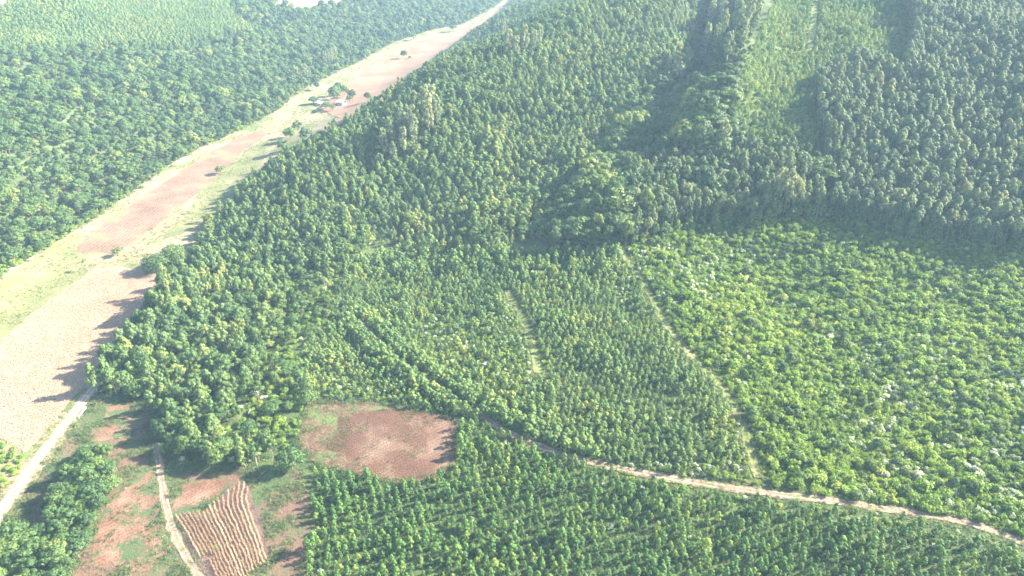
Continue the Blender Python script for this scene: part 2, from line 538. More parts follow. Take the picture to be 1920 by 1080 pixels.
def palm_shape(seed, h, span, fronds=17):
    r = np.random.default_rng(seed)
    T, C = Geo(), Geo()
    zz = np.linspace(0, 1, 6)
    bx, by = r.normal(size=2) * .25
    ax = np.stack([bx * zz ** 2, by * zz ** 2, zz * h], 1)
    T.tube(ax, .17 - .06 * zz, 7)
    top = ax[-1]
    for i in range(fronds):
        ph = i * 2.39996 + r.uniform(-.2, .2)
        el = r.uniform(-.1, 1.25) if i > 4 else r.uniform(1.0, 1.4)
        L = span * .5 * r.uniform(.85, 1.2)
        out = np.array([math.cos(ph), math.sin(ph), 0.])
        side = np.array([-math.sin(ph), math.cos(ph), 0.])
        s = np.linspace(0, 1, 8)
        path = top + out * (L * s * math.cos(el * .8))[:, None] + np.array([0, 0, 1.]) * (L * (math.sin(el) * s - 1.05 * s ** 2.1))[:, None]
        C.tube(path, .035 * (1 - s * .8), 3, cap=False)
        for k in range(1, 8):
            wl = L * .34 * math.sin(math.pi * (.12 + .82 * s[k])) ** .7
            for sg in (-1, 1):
                a = path[k]; b = path[k] - (path[k] - path[k - 1]) * .7
                tip = a + side * sg * wl + out * wl * .25 + np.array([0, 0, -wl * .55])
                tip2 = b + side * sg * wl * .9 + out * wl * .2 + np.array([0, 0, -wl * .65])
                C.add([a, (a * .55 + b * .45), tip], [(0, 1, 2)])
                C.add([(a * .45 + b * .55), b, tip2], [(0, 1, 2)])
    return T, C

def dead_shape(seed, h, w):
    r = np.random.default_rng(seed)
    T = Geo()
    T.tube([(0, 0, 0), (.1, 0, h * .5), (.0, .1, h)], [.16, .11, .03], 6)
    for i in range(26):
        q = r.uniform(.35, .95); ph = r.uniform(0, 6.28); L = w * .5 * (1.15 - q) * r.uniform(.7, 1.3) + .4
        a = np.array([0, 0, q * h]); b = a + np.array([math.cos(ph) * L, math.sin(ph) * L, L * .8])
        T.tube([a, b], [.05, .015], 3, cap=False)
        for j in range(4):
            c = a + (b - a) * r.uniform(.4, 1); d = c + r.normal(size=3) * .45 + np.array([0, 0, .3])
            T.tube([c, d], [.025, .008], 3, cap=False)
    return T

# ------------------------------------------------------------------ ground sheet
def axis(lo, c0, c1, hi, fine, coarse):
    return np.concatenate([np.arange(lo, c0, coarse), np.arange(c0, c1, fine), np.arange(c1, hi + coarse, coarse)])

gx = axis(-1500, -560, 480, 1500, 4.0, 40.0)
gy = axis(-240, 60, 1000, 3000, 4.0, 40.0)
GX, GY = np.meshgrid(gx, gy)
GZ = terrain(GX, GY)
nv = len(gx)
gv = np.stack([GX.ravel(), GY.ravel(), GZ.ravel()], 1)
ii, jj = np.meshgrid(np.arange(len(gx) - 1), np.arange(len(gy) - 1))
q = (jj * nv + ii).ravel()
gf = np.stack([q, q + 1, q + nv + 1, q + nv], 1)
ground = mesh_obj('ground', gv, gf, M['forest_floor'])
for p in ground.data.polygons:
    p.use_smooth = True
tag(ground, 'forest floor and hillsides of the valley', None, None, 'structure')

def world_poly(px_poly):
    p = np.asarray(px_poly, float)
    dense = []
    for a, b in zip(p, np.roll(p, -1, 0)):
        n = max(1, int(np.hypot(*(b - a)) / 12))
        for i in range(n):
            dense.append(a + (b - a) * i / n)
    d = np.array(dense)
    return ground_at(d[:, 0], d[:, 1])[:, :2]

def ragged(poly, amp, seed):
    """uneven field edge"""
    r = np.random.default_rng(seed)
    n = len(poly)
    nor = np.roll(poly, -1, 0) - np.roll(poly, 1, 0)
    nor = unit(np.stack([nor[:, 1], -nor[:, 0]], 1))
    s = r.normal(size=n)
    s = (s + np.roll(s, 1)) * .7
    return poly + nor * s[:, None] * amp

def sheet(name, poly, lift, mat, label, step=4.0, kind='structure'):
    poly = np.asarray(poly, float)
    # drop near-duplicate points
    keep = [0]
    for i in range(1, len(poly)):
        if np.hypot(*(poly[i] - poly[keep[-1]])) > .25:
            keep.append(i)
    poly = poly[keep]
    lo, hi = poly.min(0), poly.max(0)
    X, Y = np.meshgrid(np.arange(lo[0], hi[0], step), np.arange(lo[1], hi[1], step))
    X, Y = X.ravel(), Y.ravel()
    ins = inside(X, Y, poly)
    X, Y = X[ins], Y[ins]
    d = seg_dist(X, Y, np.vstack([poly, poly[:1]]))
    X, Y = X[d > step * .35], Y[d > step * .35]
    n = len(poly)
    pts = [Vector(p) for p in poly] + [Vector(p) for p in zip(X, Y)]
    edges = [(i, (i + 1) % n) for i in range(n)]
    v, _e, f, *_ = delaunay_2d_cdt(pts, edges, [], 1, 1e-4)
    v = np.array([tuple(p) for p in v])
    # keep faces inside the outline and facing up
    c = np.array([v[list(t)].mean(0) for t in f])
    ok = inside(c[:, 0], c[:, 1], poly)
    f = [t for t, k in zip(f, ok) if k]
    z = terrain(v[:, 0], v[:, 1]) + lift
    o = mesh_obj(name, np.column_stack([v, z]), f, mat)
    for p in o.data.polygons:
        p.use_smooth = True
    tag(o, label, None, None, kind)
    return o

def ribbon_poly(line, width, seed=0, amp=.0, widen=None):
    line = np.asarray(line, float)
    # resample
    d = np.concatenate([[0], np.cumsum(np.hypot(*(np.diff(line, axis=0)).T))])
    s = np.arange(0, d[-1], 3.0)
    x, y = np.interp(s, d, line[:, 0]), np.interp(s, d, line[:, 1])
    for _ in range(6):
        x[1:-1] = (x[:-2] + 2 * x[1:-1] + x[2:]) / 4; y[1:-1] = (y[:-2] + 2 * y[1:-1] + y[2:]) / 4
    t = np.stack([np.gradient(x), np.gradient(y)], 1); t = unit(t)
    nrm = np.stack([t[:, 1], -t[:, 0]], 1)
    r = np.random.default_rng(seed)
    w1 = width / 2 * (1 + amp * r.normal(size=(len(x), 1))); w2 = width / 2 * (1 + amp * r.normal(size=(len(x), 1)))
    c = np.stack([x, y], 1)
    if widen:
        k_ = 1 + .15 * sstep(widen - 120, widen + 60, to_px(x, y, terrain(x, y))[0])[:, None]
        w1, w2 = w1 * k_, w2 * k_
    return np.vstack([c + nrm * w1, (c - nrm * w2)[::-1]]), c

# outlines, in picture positions of the survey photograph; they are carried over to the ground
P = {}
P['meadow'] = [(-330, 790), (0, 518), (60, 482), (110, 452), (190, 398), (260, 352), (330, 302), (400, 264), (460, 238), (520, 206), (560, 172), (620, 140), (680, 112), (740, 78), (800, 58), (870, 44), (925, 14), (955, -8), (985, -8), (945, 32), (895, 66), (835, 108), (765, 162), (700, 205), (640, 248), (600, 262), (560, 290), (500, 325), (455, 362), (425, 405), (395, 425), (360, 470), (348, 505), (315, 565), (275, 615), (222, 685), (178, 735), (90, 870), (0, 1000), (-250, 1330)]
P['corn'] = [(-260, 842), (0, 642), (90, 570), (175, 507), (215, 500), (312, 513), (300, 545), (250, 605), (203, 660), (163, 715), (112, 778), (48, 850), (0, 822), (-140, 850)]
P['strip'] = [(-330, 792), (-100, 600), (0, 524), (60, 488), (110, 458), (150, 436), (140, 472), (180, 500), (88, 566), (0, 638), (-256, 838)]
P['strip2'] = [(395, 330), (440, 296), (475, 272), (520, 258), (500, 300), (455, 345), (425, 385), (395, 405), (340, 440), (300, 452), (350, 395)]
P['plough'] = [(140, 472), (170, 440), (240, 387), (330, 327), (400, 283), (450, 257), (505, 240), (522, 236), (478, 268), (445, 292), (410, 330), (340, 388), (270, 438), (220, 475)]
P['far'] = [(596, 245), (640, 222), (600, 205), (652, 160), (705, 112), (755, 84), (850, 62), (905, 40), (938, 14), (944, 26), (888, 66), (830, 110), (762, 160), (695, 203), (625, 247)]
P['pasture'] = [(176, 752), (250, 748), (292, 752), (300, 830), (345, 868), (480, 880), (560, 885), (592, 960), (575, 1080), (560, 1330), (-250, 1330), (-210, 1290), (0, 985), (90, 868)]
P['clear'] = [(582, 752), (690, 754), (790, 768), (866, 788), (852, 878), (800, 902), (742, 908), (680, 892), (598, 876), (556, 832)]
P['clearweed'] = [(560, 832), (584, 754), (690, 756), (740, 762), (735, 768), (680, 768), (640, 785), (625, 830), (640, 882), (640, 884), (598, 874)]
P['soil1'] = [(196, 762), (244, 760), (243, 788), (190, 792)]
P['soil2'] = [(176, 800), (240, 808), (245, 822), (225, 836), (172, 830)]
P['soil3'] = [(215, 945), (250, 905), (288, 880), (304, 890), (300, 960), (262, 1015), (215, 1066), (168, 1062), (182, 1005)]
P['soil4'] = [(225, 1030), (300, 980), (322, 1000), (300, 1050), (250, 1075)]
P['soil5'] = [(312, 945), (345, 908), (400, 896), (440, 900), (425, 918), (385, 952), (345, 968), (316, 970)]
P['cornplot'] = [(328, 968), (380, 962), (440, 905), (468, 905), (478, 950), (498, 1000), (505, 1050), (460, 1075), (440, 1130), (400, 1130), (385, 1075), (345, 1010)]
P['pale1'] = [(520, 0), (600, -6), (655, 4), (640, 14), (560, 22), (520, 16)]
P['pale2'] = [(-200, -40), (30, -10), (50, 5), (12, 22), (-20, 40), (-200, 120)]
P['pale3'] = [(340, 905), (300, 860), (288, 838), (300, 832), (312, 850), (312, 900), (330, 990), (360, 1050), (400, 1110), (370, 1120), (335, 1060), (310, 985), (296, 910)]

PW = {k: world_poly(v) for k, v in P.items()}
sheet('meadow', ragged(PW['meadow'], .8, 1), .10, M['meadow'], 'pale dry grass along the flat valley floor')
sheet('harvested_field', ragged(PW['corn'], .25, 2), .18, M['stubble'], 'pale dry crop field beside the dirt road')
sheet('grass_strip', ragged(PW['strip'], .8, 21), .14, M['pale_grass'], 'pale green grass strip between left forest and crop field')
sheet('grass_strip', ragged(PW['strip2'], 1.2, 22), .14, M['pale_grass'], 'pale green grass right of the ploughed strip')
sheet('ploughed_strip', ragged(PW['plough'], .5, 3), .18, M['ploughed'], 'long brown ploughed strip along the forest edge')
sheet('bare_field', ragged(PW['far'], .8, 4), .18, M['far_field'], 'bare pinkish field far up the valley')
sheet('pasture', ragged(PW['pasture'], .5, 5), .14, M['pasture'], 'green weedy pasture with red soil patches')
sheet('ploughed_clearing', ragged(PW['clear'], .4, 6), .16, M['clearing'], 'reddish brown clearing enclosed by young plantation')
sheet('weedy_ground', ragged(PW['clearweed'], 1.6, 23), .20, M['weedy_soil'], 'weeds spreading over the left and upper side of the clearing', 3.0)
for i, k in enumerate(('soil1', 'soil2', 'soil3', 'soil4', 'soil5')):
    sheet('bare_soil', ragged(PW[k], 1.5, 7 + i), .20, M['red_soil'], 'patch of bare red soil in the pasture', 3.0)
sheet('corn_plot_soil', ragged(PW['cornplot'], .3, 13), .21, M['corn_soil'], 'dark soil between the dry corn rows', 3.0)
sheet('hilltop_field', ragged(PW['pale1'], .8, 14), .25, M['meadow'], 'pale grassy opening at the top of the far hill', 6.0)
sheet('corner_field', ragged(PW['pale2'], .8, 15), .25, M['far_field'], 'pale bare field beyond the hilltop plantation', 6.0)

L = {}
L['road'] = [(-190, 1250), (-60, 1055), (0, 962), (55, 882), (112, 808), (165, 742), (215, 672), (262, 603), (292, 565), (320, 528), (345, 492), (380, 445)]
L['trail'] = [(672, 600), (700, 632), (735, 665), (790, 705), (850, 745), (900, 780), (960, 818), (1080, 862), (1250, 896), (1320, 908), (1400, 920), (1500, 932), (1640, 950), (1780, 972), (1850, 988), (1920, 1018), (2150, 1110)]
L['lane'] = [(1165, 470), (1185, 500), (1215, 545), (1245, 602), (1290, 662), (1345, 715), (1375, 755), (1395, 795), (1410, 850), (1424, 908)]
L['ride'] = [(1529, 6), (1526, 36), (1522, 66), (1516, 98)]
L['gap'] = [(950, 548), (975, 585), (992, 625), (1002, 665), (1012, 705)]
L['track'] = [(290, 832), (300, 870), (303, 910), (312, 950), (322, 995), (345, 1040), (385, 1100), (420, 1180)]
LW = {k: ground_at(*np.array(v, float).T)[:, :2] for k, v in L.items()}
rp, ROADC = ribbon_poly(LW['road'], 4.4, 1, .06); sheet('dirt_road', rp, .24, M['road'], 'pale dirt road along the edge of the crop field', 3.0)
tp, TRAILC = ribbon_poly(LW['trail'], 3.0, 2, .12, 1150); sheet('dirt_trail', tp, .20, M['trail'], 'narrow reddish dirt trail through the plantation', 3.0)
lp, LANEC = ribbon_poly(LW['lane'], 3.4, 3, .3); sheet('grass_lane', lp, .18, M['grass_lane'], 'grassy firebreak lane between plantation and scrub', 3.0)
gp, GAPC = ribbon_poly(LW['gap'], 3.6, 5, .3); sheet('grass_lane', gp, .18, M['grass_lane'], 'short pale grassy gap inside the plantation above the trail', 3.0)
ip, RIDEC = ribbon_poly(LW['ride'], 4.0, 6, .2); sheet('grass_lane', ip, .18, M['grass_lane'], 'pale grassy ride running up the upper right slope', 3.0)
kp, TRACKC = ribbon_poly(LW['track'], 2.6, 4, .2); sheet('farm_track', kp, .24, M['trail'], 'worn dirt track crossing the pasture', 3.0)

M['rut'] = soil_mat('rut', [(.3, (.24, .19, .135)), (.55, (.29, .235, .175)), (.75, (.33, .28, .22))], .2, .3, 1.4)
M['trail_rut'] = soil_mat('trail_rut', [(.3, (.20, .135, .09)), (.55, (.26, .185, .13)), (.75, (.32, .24, .18))], .2, .4, 1.4)
def ruts(line, gap, width, lift, mat, label, seed):
    t_ = unit(np.gradient(line, axis=0)); n_ = np.stack([t_[:, 1], -t_[:, 0]], 1)
    for k_, sg in enumerate((-1, 1)):
        p_, _c = ribbon_poly(line + n_ * sg * gap / 2, width, seed + k_, .2)
        sheet('wheel_rut', p_, lift, mat, label, 3.0)
ruts(ROADC, 1.7, .75, .28, M['rut'], 'pale wheel rut worn along the dirt road', 40)
ruts(TRAILC, 1.5, .6, .24, M['trail_rut'], 'worn wheel rut along the dirt trail', 42)
ruts(TRACKC, 1.4, .5, .28, M['trail_rut'], 'worn wheel rut along the farm track', 44)

# ------------------------------------------------------------------ plant zones (outlines as above, priority in this order)
Z = [
 ('clump', [(150, 868), (178, 850), (215, 868), (222, 905), (195, 965), (165, 1030), (140, 1100), (110, 1330), (-150, 1330), (-30, 1110), (22, 1020), (88, 968), (125, 910)]),
 ('fieldbush', [(-260, 870), (-140, 852), (0, 826), (38, 850), (52, 862), (20, 905), (-60, 1020), (-140, 1140), (-400, 1140)]),
 ('mixed', [(166, 738), (215, 684), (310, 565), (346, 512), (352, 472), (395, 425), (425, 404), (455, 362), (500, 325), (560, 290), (600, 264), (640, 250), (700, 206), (765, 164), (775, 210), (715, 330), (690, 420), (700, 460), (650, 500), (640, 580), (560, 650), (560, 700), (590, 745), (575, 760), (552, 832), (480, 878), (345, 866), (302, 828), (294, 752), (232, 742)]),
 ('sapling', [(570, 650), (640, 590), (648, 500), (750, 464), (900, 470), (1050, 477), (1165, 467), (1205, 535), (1245, 602), (1290, 664), (1350, 725), (1392, 792), (1412, 850), (1420, 908), (1250, 894), (1080, 860), (960, 816), (900, 786), (865, 786), (790, 764), (690, 750), (598, 746), (560, 700)]),
 ('scrub', [(1165, 467), (1300, 428), (1560, 410), (1700, 448), (1800, 458), (1920, 478), (2400, 560), (2400, 1230), (1920, 1015), (1780, 966), (1640, 946), (1424, 908), (1395, 792), (1290, 662), (1205, 533)]),
 ('young', [(592, 885), (690, 896), (742, 912), (850, 886), (866, 800), (900, 786), (960, 822), (1080, 866), (1250, 900), (1500, 938), (1780, 980), (1920, 1026), (2400, 1235), (2400, 1500), (560, 1500), (575, 1080)]),
 ('mature', [(1690, 445), (1560, 408), (1545, 330), (1540, 250), (1525, 160), (1600, 130), (1690, 165), (1712, 60), (1690, 0), (1690, -260), (2700, -260), (2700, 580), (1920, 475)]),
 ('regrowth', [(1395, 300), (1362, 225), (1405, 100), (1485, -260), (1690, -260), (1712, 60), (1690, 165), (1600, 130), (1525, 160), (1540, 250), (1520, 300)]),
 ('gully', [(1010, 455), (1095, 360), (1150, 275), (1222, 172), (1300, 85), (1335, -260), (1485, -260), (1405, 100), (1362, 225), (1395, 300), (1520, 300), (1545, 330), (1560, 410), (1300, 428), (1165, 467), (1050, 478)]),
 ('edge', [(765, 164), (835, 108), (945, 28), (1015, -60), (1065, 30), (1000, 115), (905, 132), (850, 212), (785, 300), (715, 335), (775, 210)]),
 ('hill', [(690, 460), (690, 420), (715, 330), (785, 300), (850, 212), (905, 132), (1000, 115), (1065, 30), (1100, -260), (1335, -260), (1300, 85), (1222, 172), (1150, 275), (1095, 360), (1010, 455), (900, 472), (750, 465)]),
 ('ridge', [(-600, 140), (60, 104), (200, 92), (350, 97), (430, 62), (480, 70), (432, 20), (445, -260), (-600, -260)]),
 ('native', [(-700, 1105), (-330, 798), (0, 523), (60, 487), (110, 457), (190, 403), (260, 357), (330, 307), (400, 268), (460, 242), (520, 210), (560, 175), (620, 143), (680, 114), (740, 80), (800, 60), (870, 45), (928, 12), (960, -10), (1060, -260), (445, -260), (432, 20), (480, 70), (430, 62), (350, 97), (200, 92), (60, 104), (-600, 140)]),
]
ZN = [z[0] for z in Z]

def zone_of(x, y):
    z = terrain(x, y)
    u, v, dep = to_px(x, y, z)
    lab = np.full(len(x), -1)
    for i, (n, poly) in enumerate(Z):
        lab[(lab < 0) & inside(u, v, poly)] = i
    return lab, u, v, z

def clear_of_ways(x, y, trail=1.7, road=3.0, lane=2.1, track=1.7):
    return (seg_dist(x, y, TRAILC) > trail) & (seg_dist(x, y, ROADC) > road) & (seg_dist(x, y, LANEC) > lane) & (seg_dist(x, y, GAPC) > lane + .5) & (seg_dist(x, y, RIDEC) > 3) & (seg_dist(x, y, TRACKC) > track)

OPEN = ('corn', 'clear', 'cornplot', 'pale1', 'pale2')

def lattice(zone, sx, sy, rot, jit, seed):
    """planting positions for one zone: rows sx apart, sy along the row"""
    poly = dict(Z)[zone]
    pp = np.array(poly, float)
    pp[:, 1] = np.clip(pp[:, 1], -60, 1330)
    pp[:, 0] = np.clip(pp[:, 0], -330, 2250)
    wpl = world_poly(pp)
    lo, hi = wpl.min(0), wpl.max(0)
    c = (lo + hi) / 2; R = np.hypot(*(hi - lo)) / 2
    r = np.random.default_rng(seed)
    a, b = np.meshgrid(np.arange(-R, R, sx), np.arange(-R, R, sy))
    a, b = a.ravel(), b.ravel()
    a = a + r.normal(size=a.shape) * jit * sx; b = b + r.normal(size=b.shape) * jit * sy
    # rows are laid by eye: they bend a little
    a = a + 1.2 * np.sin(b / 31.0) + .6 * np.sin(b / 13.0 + a / 40.0)
    x = c[0] + a * math.cos(rot) - b * math.sin(rot)
    y = c[1] + a * math.sin(rot) + b * math.cos(rot)
    m = inside(x, y, wpl) & (y > 70) & (y < 1500)
    x, y = x[m], y[m]
    lab, u, v, z = zone_of(x, y)
    m = (lab == ZN.index(zone)) & (u > -260) & (u < 2180) & (v > -110) & (v < 1290)
    for k in OPEN:
        m &= ~inside(x, y, PW[k])
    m &= clear_of_ways(x, y)
    return x[m], y[m], z[m], u[m], v[m]

def fbm(x, y, L, seed):
    r = np.random.default_rng(seed)
    s = np.zeros_like(x)
    for k in range(7):
        th, ph = r.uniform(0, 6.28, 2)
        f = 2 * math.pi / (L * r.uniform(.5, 1.6))
        s += np.sin((x * math.cos(th) + y * math.sin(th)) * f + ph + 1.3 * np.sin((x * math.sin(th) - y * math.cos(th)) * f * .6 + ph))
    return s / 7 * 2.0

# pools: kind -> list of (x, y, z, u, v, scale_xy, scale_z, zone)
POOL = {}
def put(kind, x, y, z, u, v, sxy, sz, zone):
    POOL.setdefault(kind, []).append(np.column_stack([x, y, z, u, v, np.broadcast_to(sxy, x.shape), np.broadcast_to(sz, x.shape), np.full(x.shape, ZN.index(zone) if zone in ZN else -1)]))

def rnd(n, a, b):
    return rng.uniform(a, b, n)

# young plantation
x, y, z, u, v = lattice('young', 2.6, 2.6, .35, .17, 21)
g = fbm(x, y, 26, 1)
k = rng.random(len(x))
keep = k > .05 + .10 * (g < -.8)
keep &= ~((seg_dist(x, y, TRAILC) < 3.6 + 3.0 * (u > 1740)) & (u > 1180))
x, y, z, u, v, g, k = (q_[keep] for q_ in (x, y, z, u, v, g, k))
edge = (seg_dist(x, y, TRAILC) < 9) & (u > 1150)
bush = ((k > .955) & (g > -.2)) | (edge & (k > .55))
wh = (k > .985) | (edge & (k > .93))
s = (.95 + .2 * np.clip(g, -1, 1)) * rnd(len(x), .62, 1.2) * np.where(rng.random(len(x)) < .06, 1.35, 1)
m = ~bush & ~wh
put('young_eucalyptus', x[m], y[m], z[m], u[m], v[m], s[m] * rnd(m.sum(), .9, 1.1), s[m], 'young')
m = bush & ~wh
put('shrub', x[m], y[m], z[m], u[m], v[m], rnd(m.sum(), .6, 1.0), rnd(m.sum(), .6, 1.0), 'young')
put('flowering_shrub', x[wh], y[wh], z[wh], u[wh], v[wh], rnd(wh.sum(), .6, .9), rnd(wh.sum(), .6, .9), 'young')

# sapling plantation above the trail
x, y, z, u, v = lattice('sapling', 2.3, 2.05, -.25, .2, 22)
g = fbm(x, y, 34, 2); k = rng.random(len(x))
low = (v < 500) & (fbm(x, y, 20, 61) > .2) & (u < 1165)
for poly in ([(915, 590), (970, 545), (1010, 640), (1035, 700), (1000, 740), (930, 730), (880, 700), (760, 640), (800, 590)], [(1300, 780), (1395, 790), (1420, 905), (1290, 880)], [(600, 690), (740, 740), (700, 760), (590, 750)], [(1130, 470), (1210, 500), (1300, 670), (1260, 670), (1150, 560)]):
    low |= inside(u, v, poly)
low |= (seg_dist(x, y, TRAILC) < 5) & (u > 1180)
bush = (k > .93) | (low & (k > .45)); wh = (k > .982) | (low & (k > .86))
keep = k > .05
s = (.9 + .25 * np.clip(g, -1, 1)) * rnd(len(x), .66, 1.25) * np.where(rng.random(len(x)) < .06, 1.4, 1)
s = s * (1 + .75 * (1 - sstep(466, 535, v)) * (u < 1160))
s = np.where((seg_dist(x, y, TRAILC) < 7.5) & (u < 1130), np.maximum(s, .95) * 1.45, s)
m = ~bush & ~wh & keep
put('eucalyptus_sapling', x[m], y[m], z[m], u[m], v[m], s[m], s[m] * rnd(m.sum(), .9, 1.15), 'sapling')
m = bush & ~wh
put('shrub', x[m], y[m], z[m], u[m], v[m], rnd(m.sum(), .5, .95), rnd(m.sum(), .5, .95), 'sapling')
put('flowering_shrub', x[wh], y[wh], z[wh], u[wh], v[wh], rnd(wh.sum(), .5, .9), rnd(wh.sum(), .5, .9), 'sapling')

# bright scrub on the right
x, y, z, u, v = lattice('scrub', 2.15, 2.1, .1, .4, 23)
g = fbm(x, y, 30, 3); g2 = fbm(x, y, 17, 33); k = rng.random(len(x))
wz = inside(u, v, [(1540, 620), (1650, 640), (1800, 620), (1920, 700), (1920, 1000), (1700, 930), (1580, 850), (1560, 740)]) | inside(u, v, [(1170, 470), (1420, 440), (1400, 560), (1240, 590)])
wh = (k > .96) | (wz & (g2 > .2) & (k > .36))
big = (k < .035) & ~wh
keep = (k > .06) | big
s = (1.0 + .22 * np.clip(g, -1, 1)) * rng.choice([.6, .8, 1.0, 1.3, 1.75], len(x), p=[.2, .27, .25, .18, .1]) * rnd(len(x), .88, 1.12)
m = ~wh & ~big & keep
put('shrub', x[m], y[m], z[m], u[m], v[m], s[m], s[m] ** .8 * rnd(m.sum(), .85, 1.4), 'scrub')
put('flowering_shrub', x[wh], y[wh], z[wh], u[wh], v[wh], rnd(wh.sum(), .65, 1.1), rnd(wh.sum(), .7, 1.2), 'scrub')
put('broadleaf_tree', x[big], y[big], z[big], u[big], v[big], rnd(big.sum(), .42, .62), rnd(big.sum(), .4, .6), 'scrub')

# mature stand on the right
x, y, z, u, v = lattice('mature', 3.1, 2.8, .2, .18, 24)
k = rng.random(len(x)); keep = k > .08
g = fbm(x, y, 60, 4)
s = (1 + .1 * g) * rnd(len(x), .74, 1.2)
put('mature_eucalyptus', x[keep], y[keep], z[keep], u[keep], v[keep], s[keep] * .92, s[keep] * rnd(keep.sum(), .92, 1.08), 'mature')

# low growth at the foot of the tall stand and of the ravine wood
fx = np.concatenate([rng.uniform(1180, 1560, 300), rng.uniform(1560, 1920, 420)])
fv = np.interp(fx, [1180, 1300, 1560, 1700, 1800, 1920], [462, 424, 404, 440, 452, 468]) - rng.uniform(-6, 30, len(fx))
fg = ground_at(fx, fv)
x, y, z = fg.T; u, v, _d = to_px(x, y, z); k = rng.random(len(x))
m = k < .4
put('broadleaf_tree', x[m], y[m], z[m], u[m], v[m], rnd(m.sum(), .4, .8), rnd(m.sum(), .5, 1.0), 'mature')
m = (k >= .4) & (k < .65)
put('hill_eucalyptus', x[m], y[m], z[m], u[m], v[m], rnd(m.sum(), .7, 1.1), rnd(m.sum(), .7, 1.2), 'mature')
m = k >= .65
put('shrub', x[m], y[m], z[m], u[m], v[m], rnd(m.sum(), .9, 1.6), rnd(m.sum(), .9, 1.6), 'mature')

# hill plantation in the middle
x, y, z, u, v = lattice('hill', 3.5, 3.1, .5, .2, 25)
g = fbm(x, y, 70, 5); k = rng.random(len(x))
nat = (k < .08) | ((g > .75) & (k < .3))
keep = k > .02
s = (.97 + .2 * np.clip(g, -1, 1)) * rnd(len(x), .62, 1.3) * (.58 + .42 * (1 - sstep(385, 465, v)))
m = keep & ~nat
put('hill_eucalyptus', x[m], y[m], z[m], u[m], v[m], s[m], s[m] * rnd(m.sum(), .72, 1.05), 'hill')
put('broadleaf_tree', x[nat], y[nat], z[nat], u[nat], v[nat], rnd(nat.sum(), .5, 1.1), rnd(nat.sum(), .6, 1.1), 'hill')

# regrowth: small and pale, upper right
x, y, z, u, v = lattice('regrowth', 3.0, 2.6, .9, .25, 26)
g = fbm(x, y, 40, 6); k = rng.random(len(x))
m = (k < .55)
put('eucalyptus_sapling', x[m], y[m], z[m], u[m], v[m], rnd(m.sum(), .9, 1.5), rnd(m.sum(), .9, 1.6), 'regrowth')
m = (k >= .55) & (k < .9)
put('shrub', x[m], y[m], z[m], u[m], v[m], rnd(m.sum(), .7, 1.2), rnd(m.sum(), .7, 1.2), 'regrowth')

# ravine
x, y, z, u, v = lattice('gully', 4.0, 3.8, .0, .3, 27)
k = rng.random(len(x))
front = inside(u, v, [(1180, 470), (1180, 330), (1260, 300), (1480, 300), (1560, 410), (1300, 428)])
eu = front & (k < .75)
m = ~eu
low_ = (np.where((u > 1270) & (u < 1440) & (v < 180), .45, 1.0) * np.where((u > 1090) & (u < 1350) & (v > 220) & (v < 430), 1.3, 1.0))[m]
put('broadleaf_tree', x[m], y[m], z[m], u[m], v[m], low_ * rng.choice([.7, 1.0, 1.5, 2.1], m.sum(), p=[.2, .3, .3, .2]), low_ * rnd(m.sum(), .8, 1.8), 'gully')
put('mature_eucalyptus', x[eu], y[eu], z[eu], u[eu], v[eu], rnd(eu.sum(), .75, 1.1), rnd(eu.sum(), .9, 1.3), 'gully')

# mixed wood along the valley edge
x, y, z, u, v = lattice('mixed', 3.4, 3.2, .2, .3, 28)
g = fbm(x, y, 45, 7); k = rng.random(len(x))
low = inside(u, v, [(560, 520), (650, 500), (640, 590), (560, 660), (560, 740), (590, 750), (550, 850), (480, 870), (400, 830), (480, 740), (500, 640)])
near_road = np.where((seg_dist(x, y, ROADC) < 20) & (v > 540), 1.45, 1.0)
bro = (k < .40) & ~(low & (k > .15))
eu = (k >= .40) & (k < (.60 if False else .82)) & ~low
rest = ~bro & ~eu
put('broadleaf_tree', x[bro], y[bro], z[bro], u[bro], v[bro], rnd(bro.sum(), .5, 1.15) * near_road[bro] ** .6, rnd(bro.sum(), .55, 1.2) * near_road[bro], 'mixed')
put('hill_eucalyptus', x[eu], y[eu], z[eu], u[eu], v[eu], rnd(eu.sum(), .7, 1.25) * near_road[eu] ** .5, rnd(eu.sum(), .65, 1.5) * near_road[eu], 'mixed')
wh = rest & (k > .945)
rest &= ~wh
put('shrub', x[rest], y[rest], z[rest], u[rest], v[rest], rnd(rest.sum(), .8, 1.3), rnd(rest.sum(), .8, 1.5), 'mixed')
put('flowering_shrub', x[wh], y[wh], z[wh], u[wh], v[wh], rnd(wh.sum(), .8, 1.2), rnd(wh.sum(), .8, 1.2), 'mixed')

# native wood at the mouth of the hill plantation
x, y, z, u, v = lattice('edge', 4.6, 4.2, .2, .3, 29)
k = rng.random(len(x)); m = k < .72
put('broadleaf_tree', x[m], y[m], z[m], u[m], v[m], rnd(m.sum(), .7, 1.15), rnd(m.sum(), .7, 1.2), 'edge')
m = ~m
put('hill_eucalyptus', x[m], y[m], z[m], u[m], v[m], rnd(m.sum(), .9, 1.3), rnd(m.sum(), .9, 1.3), 'edge')

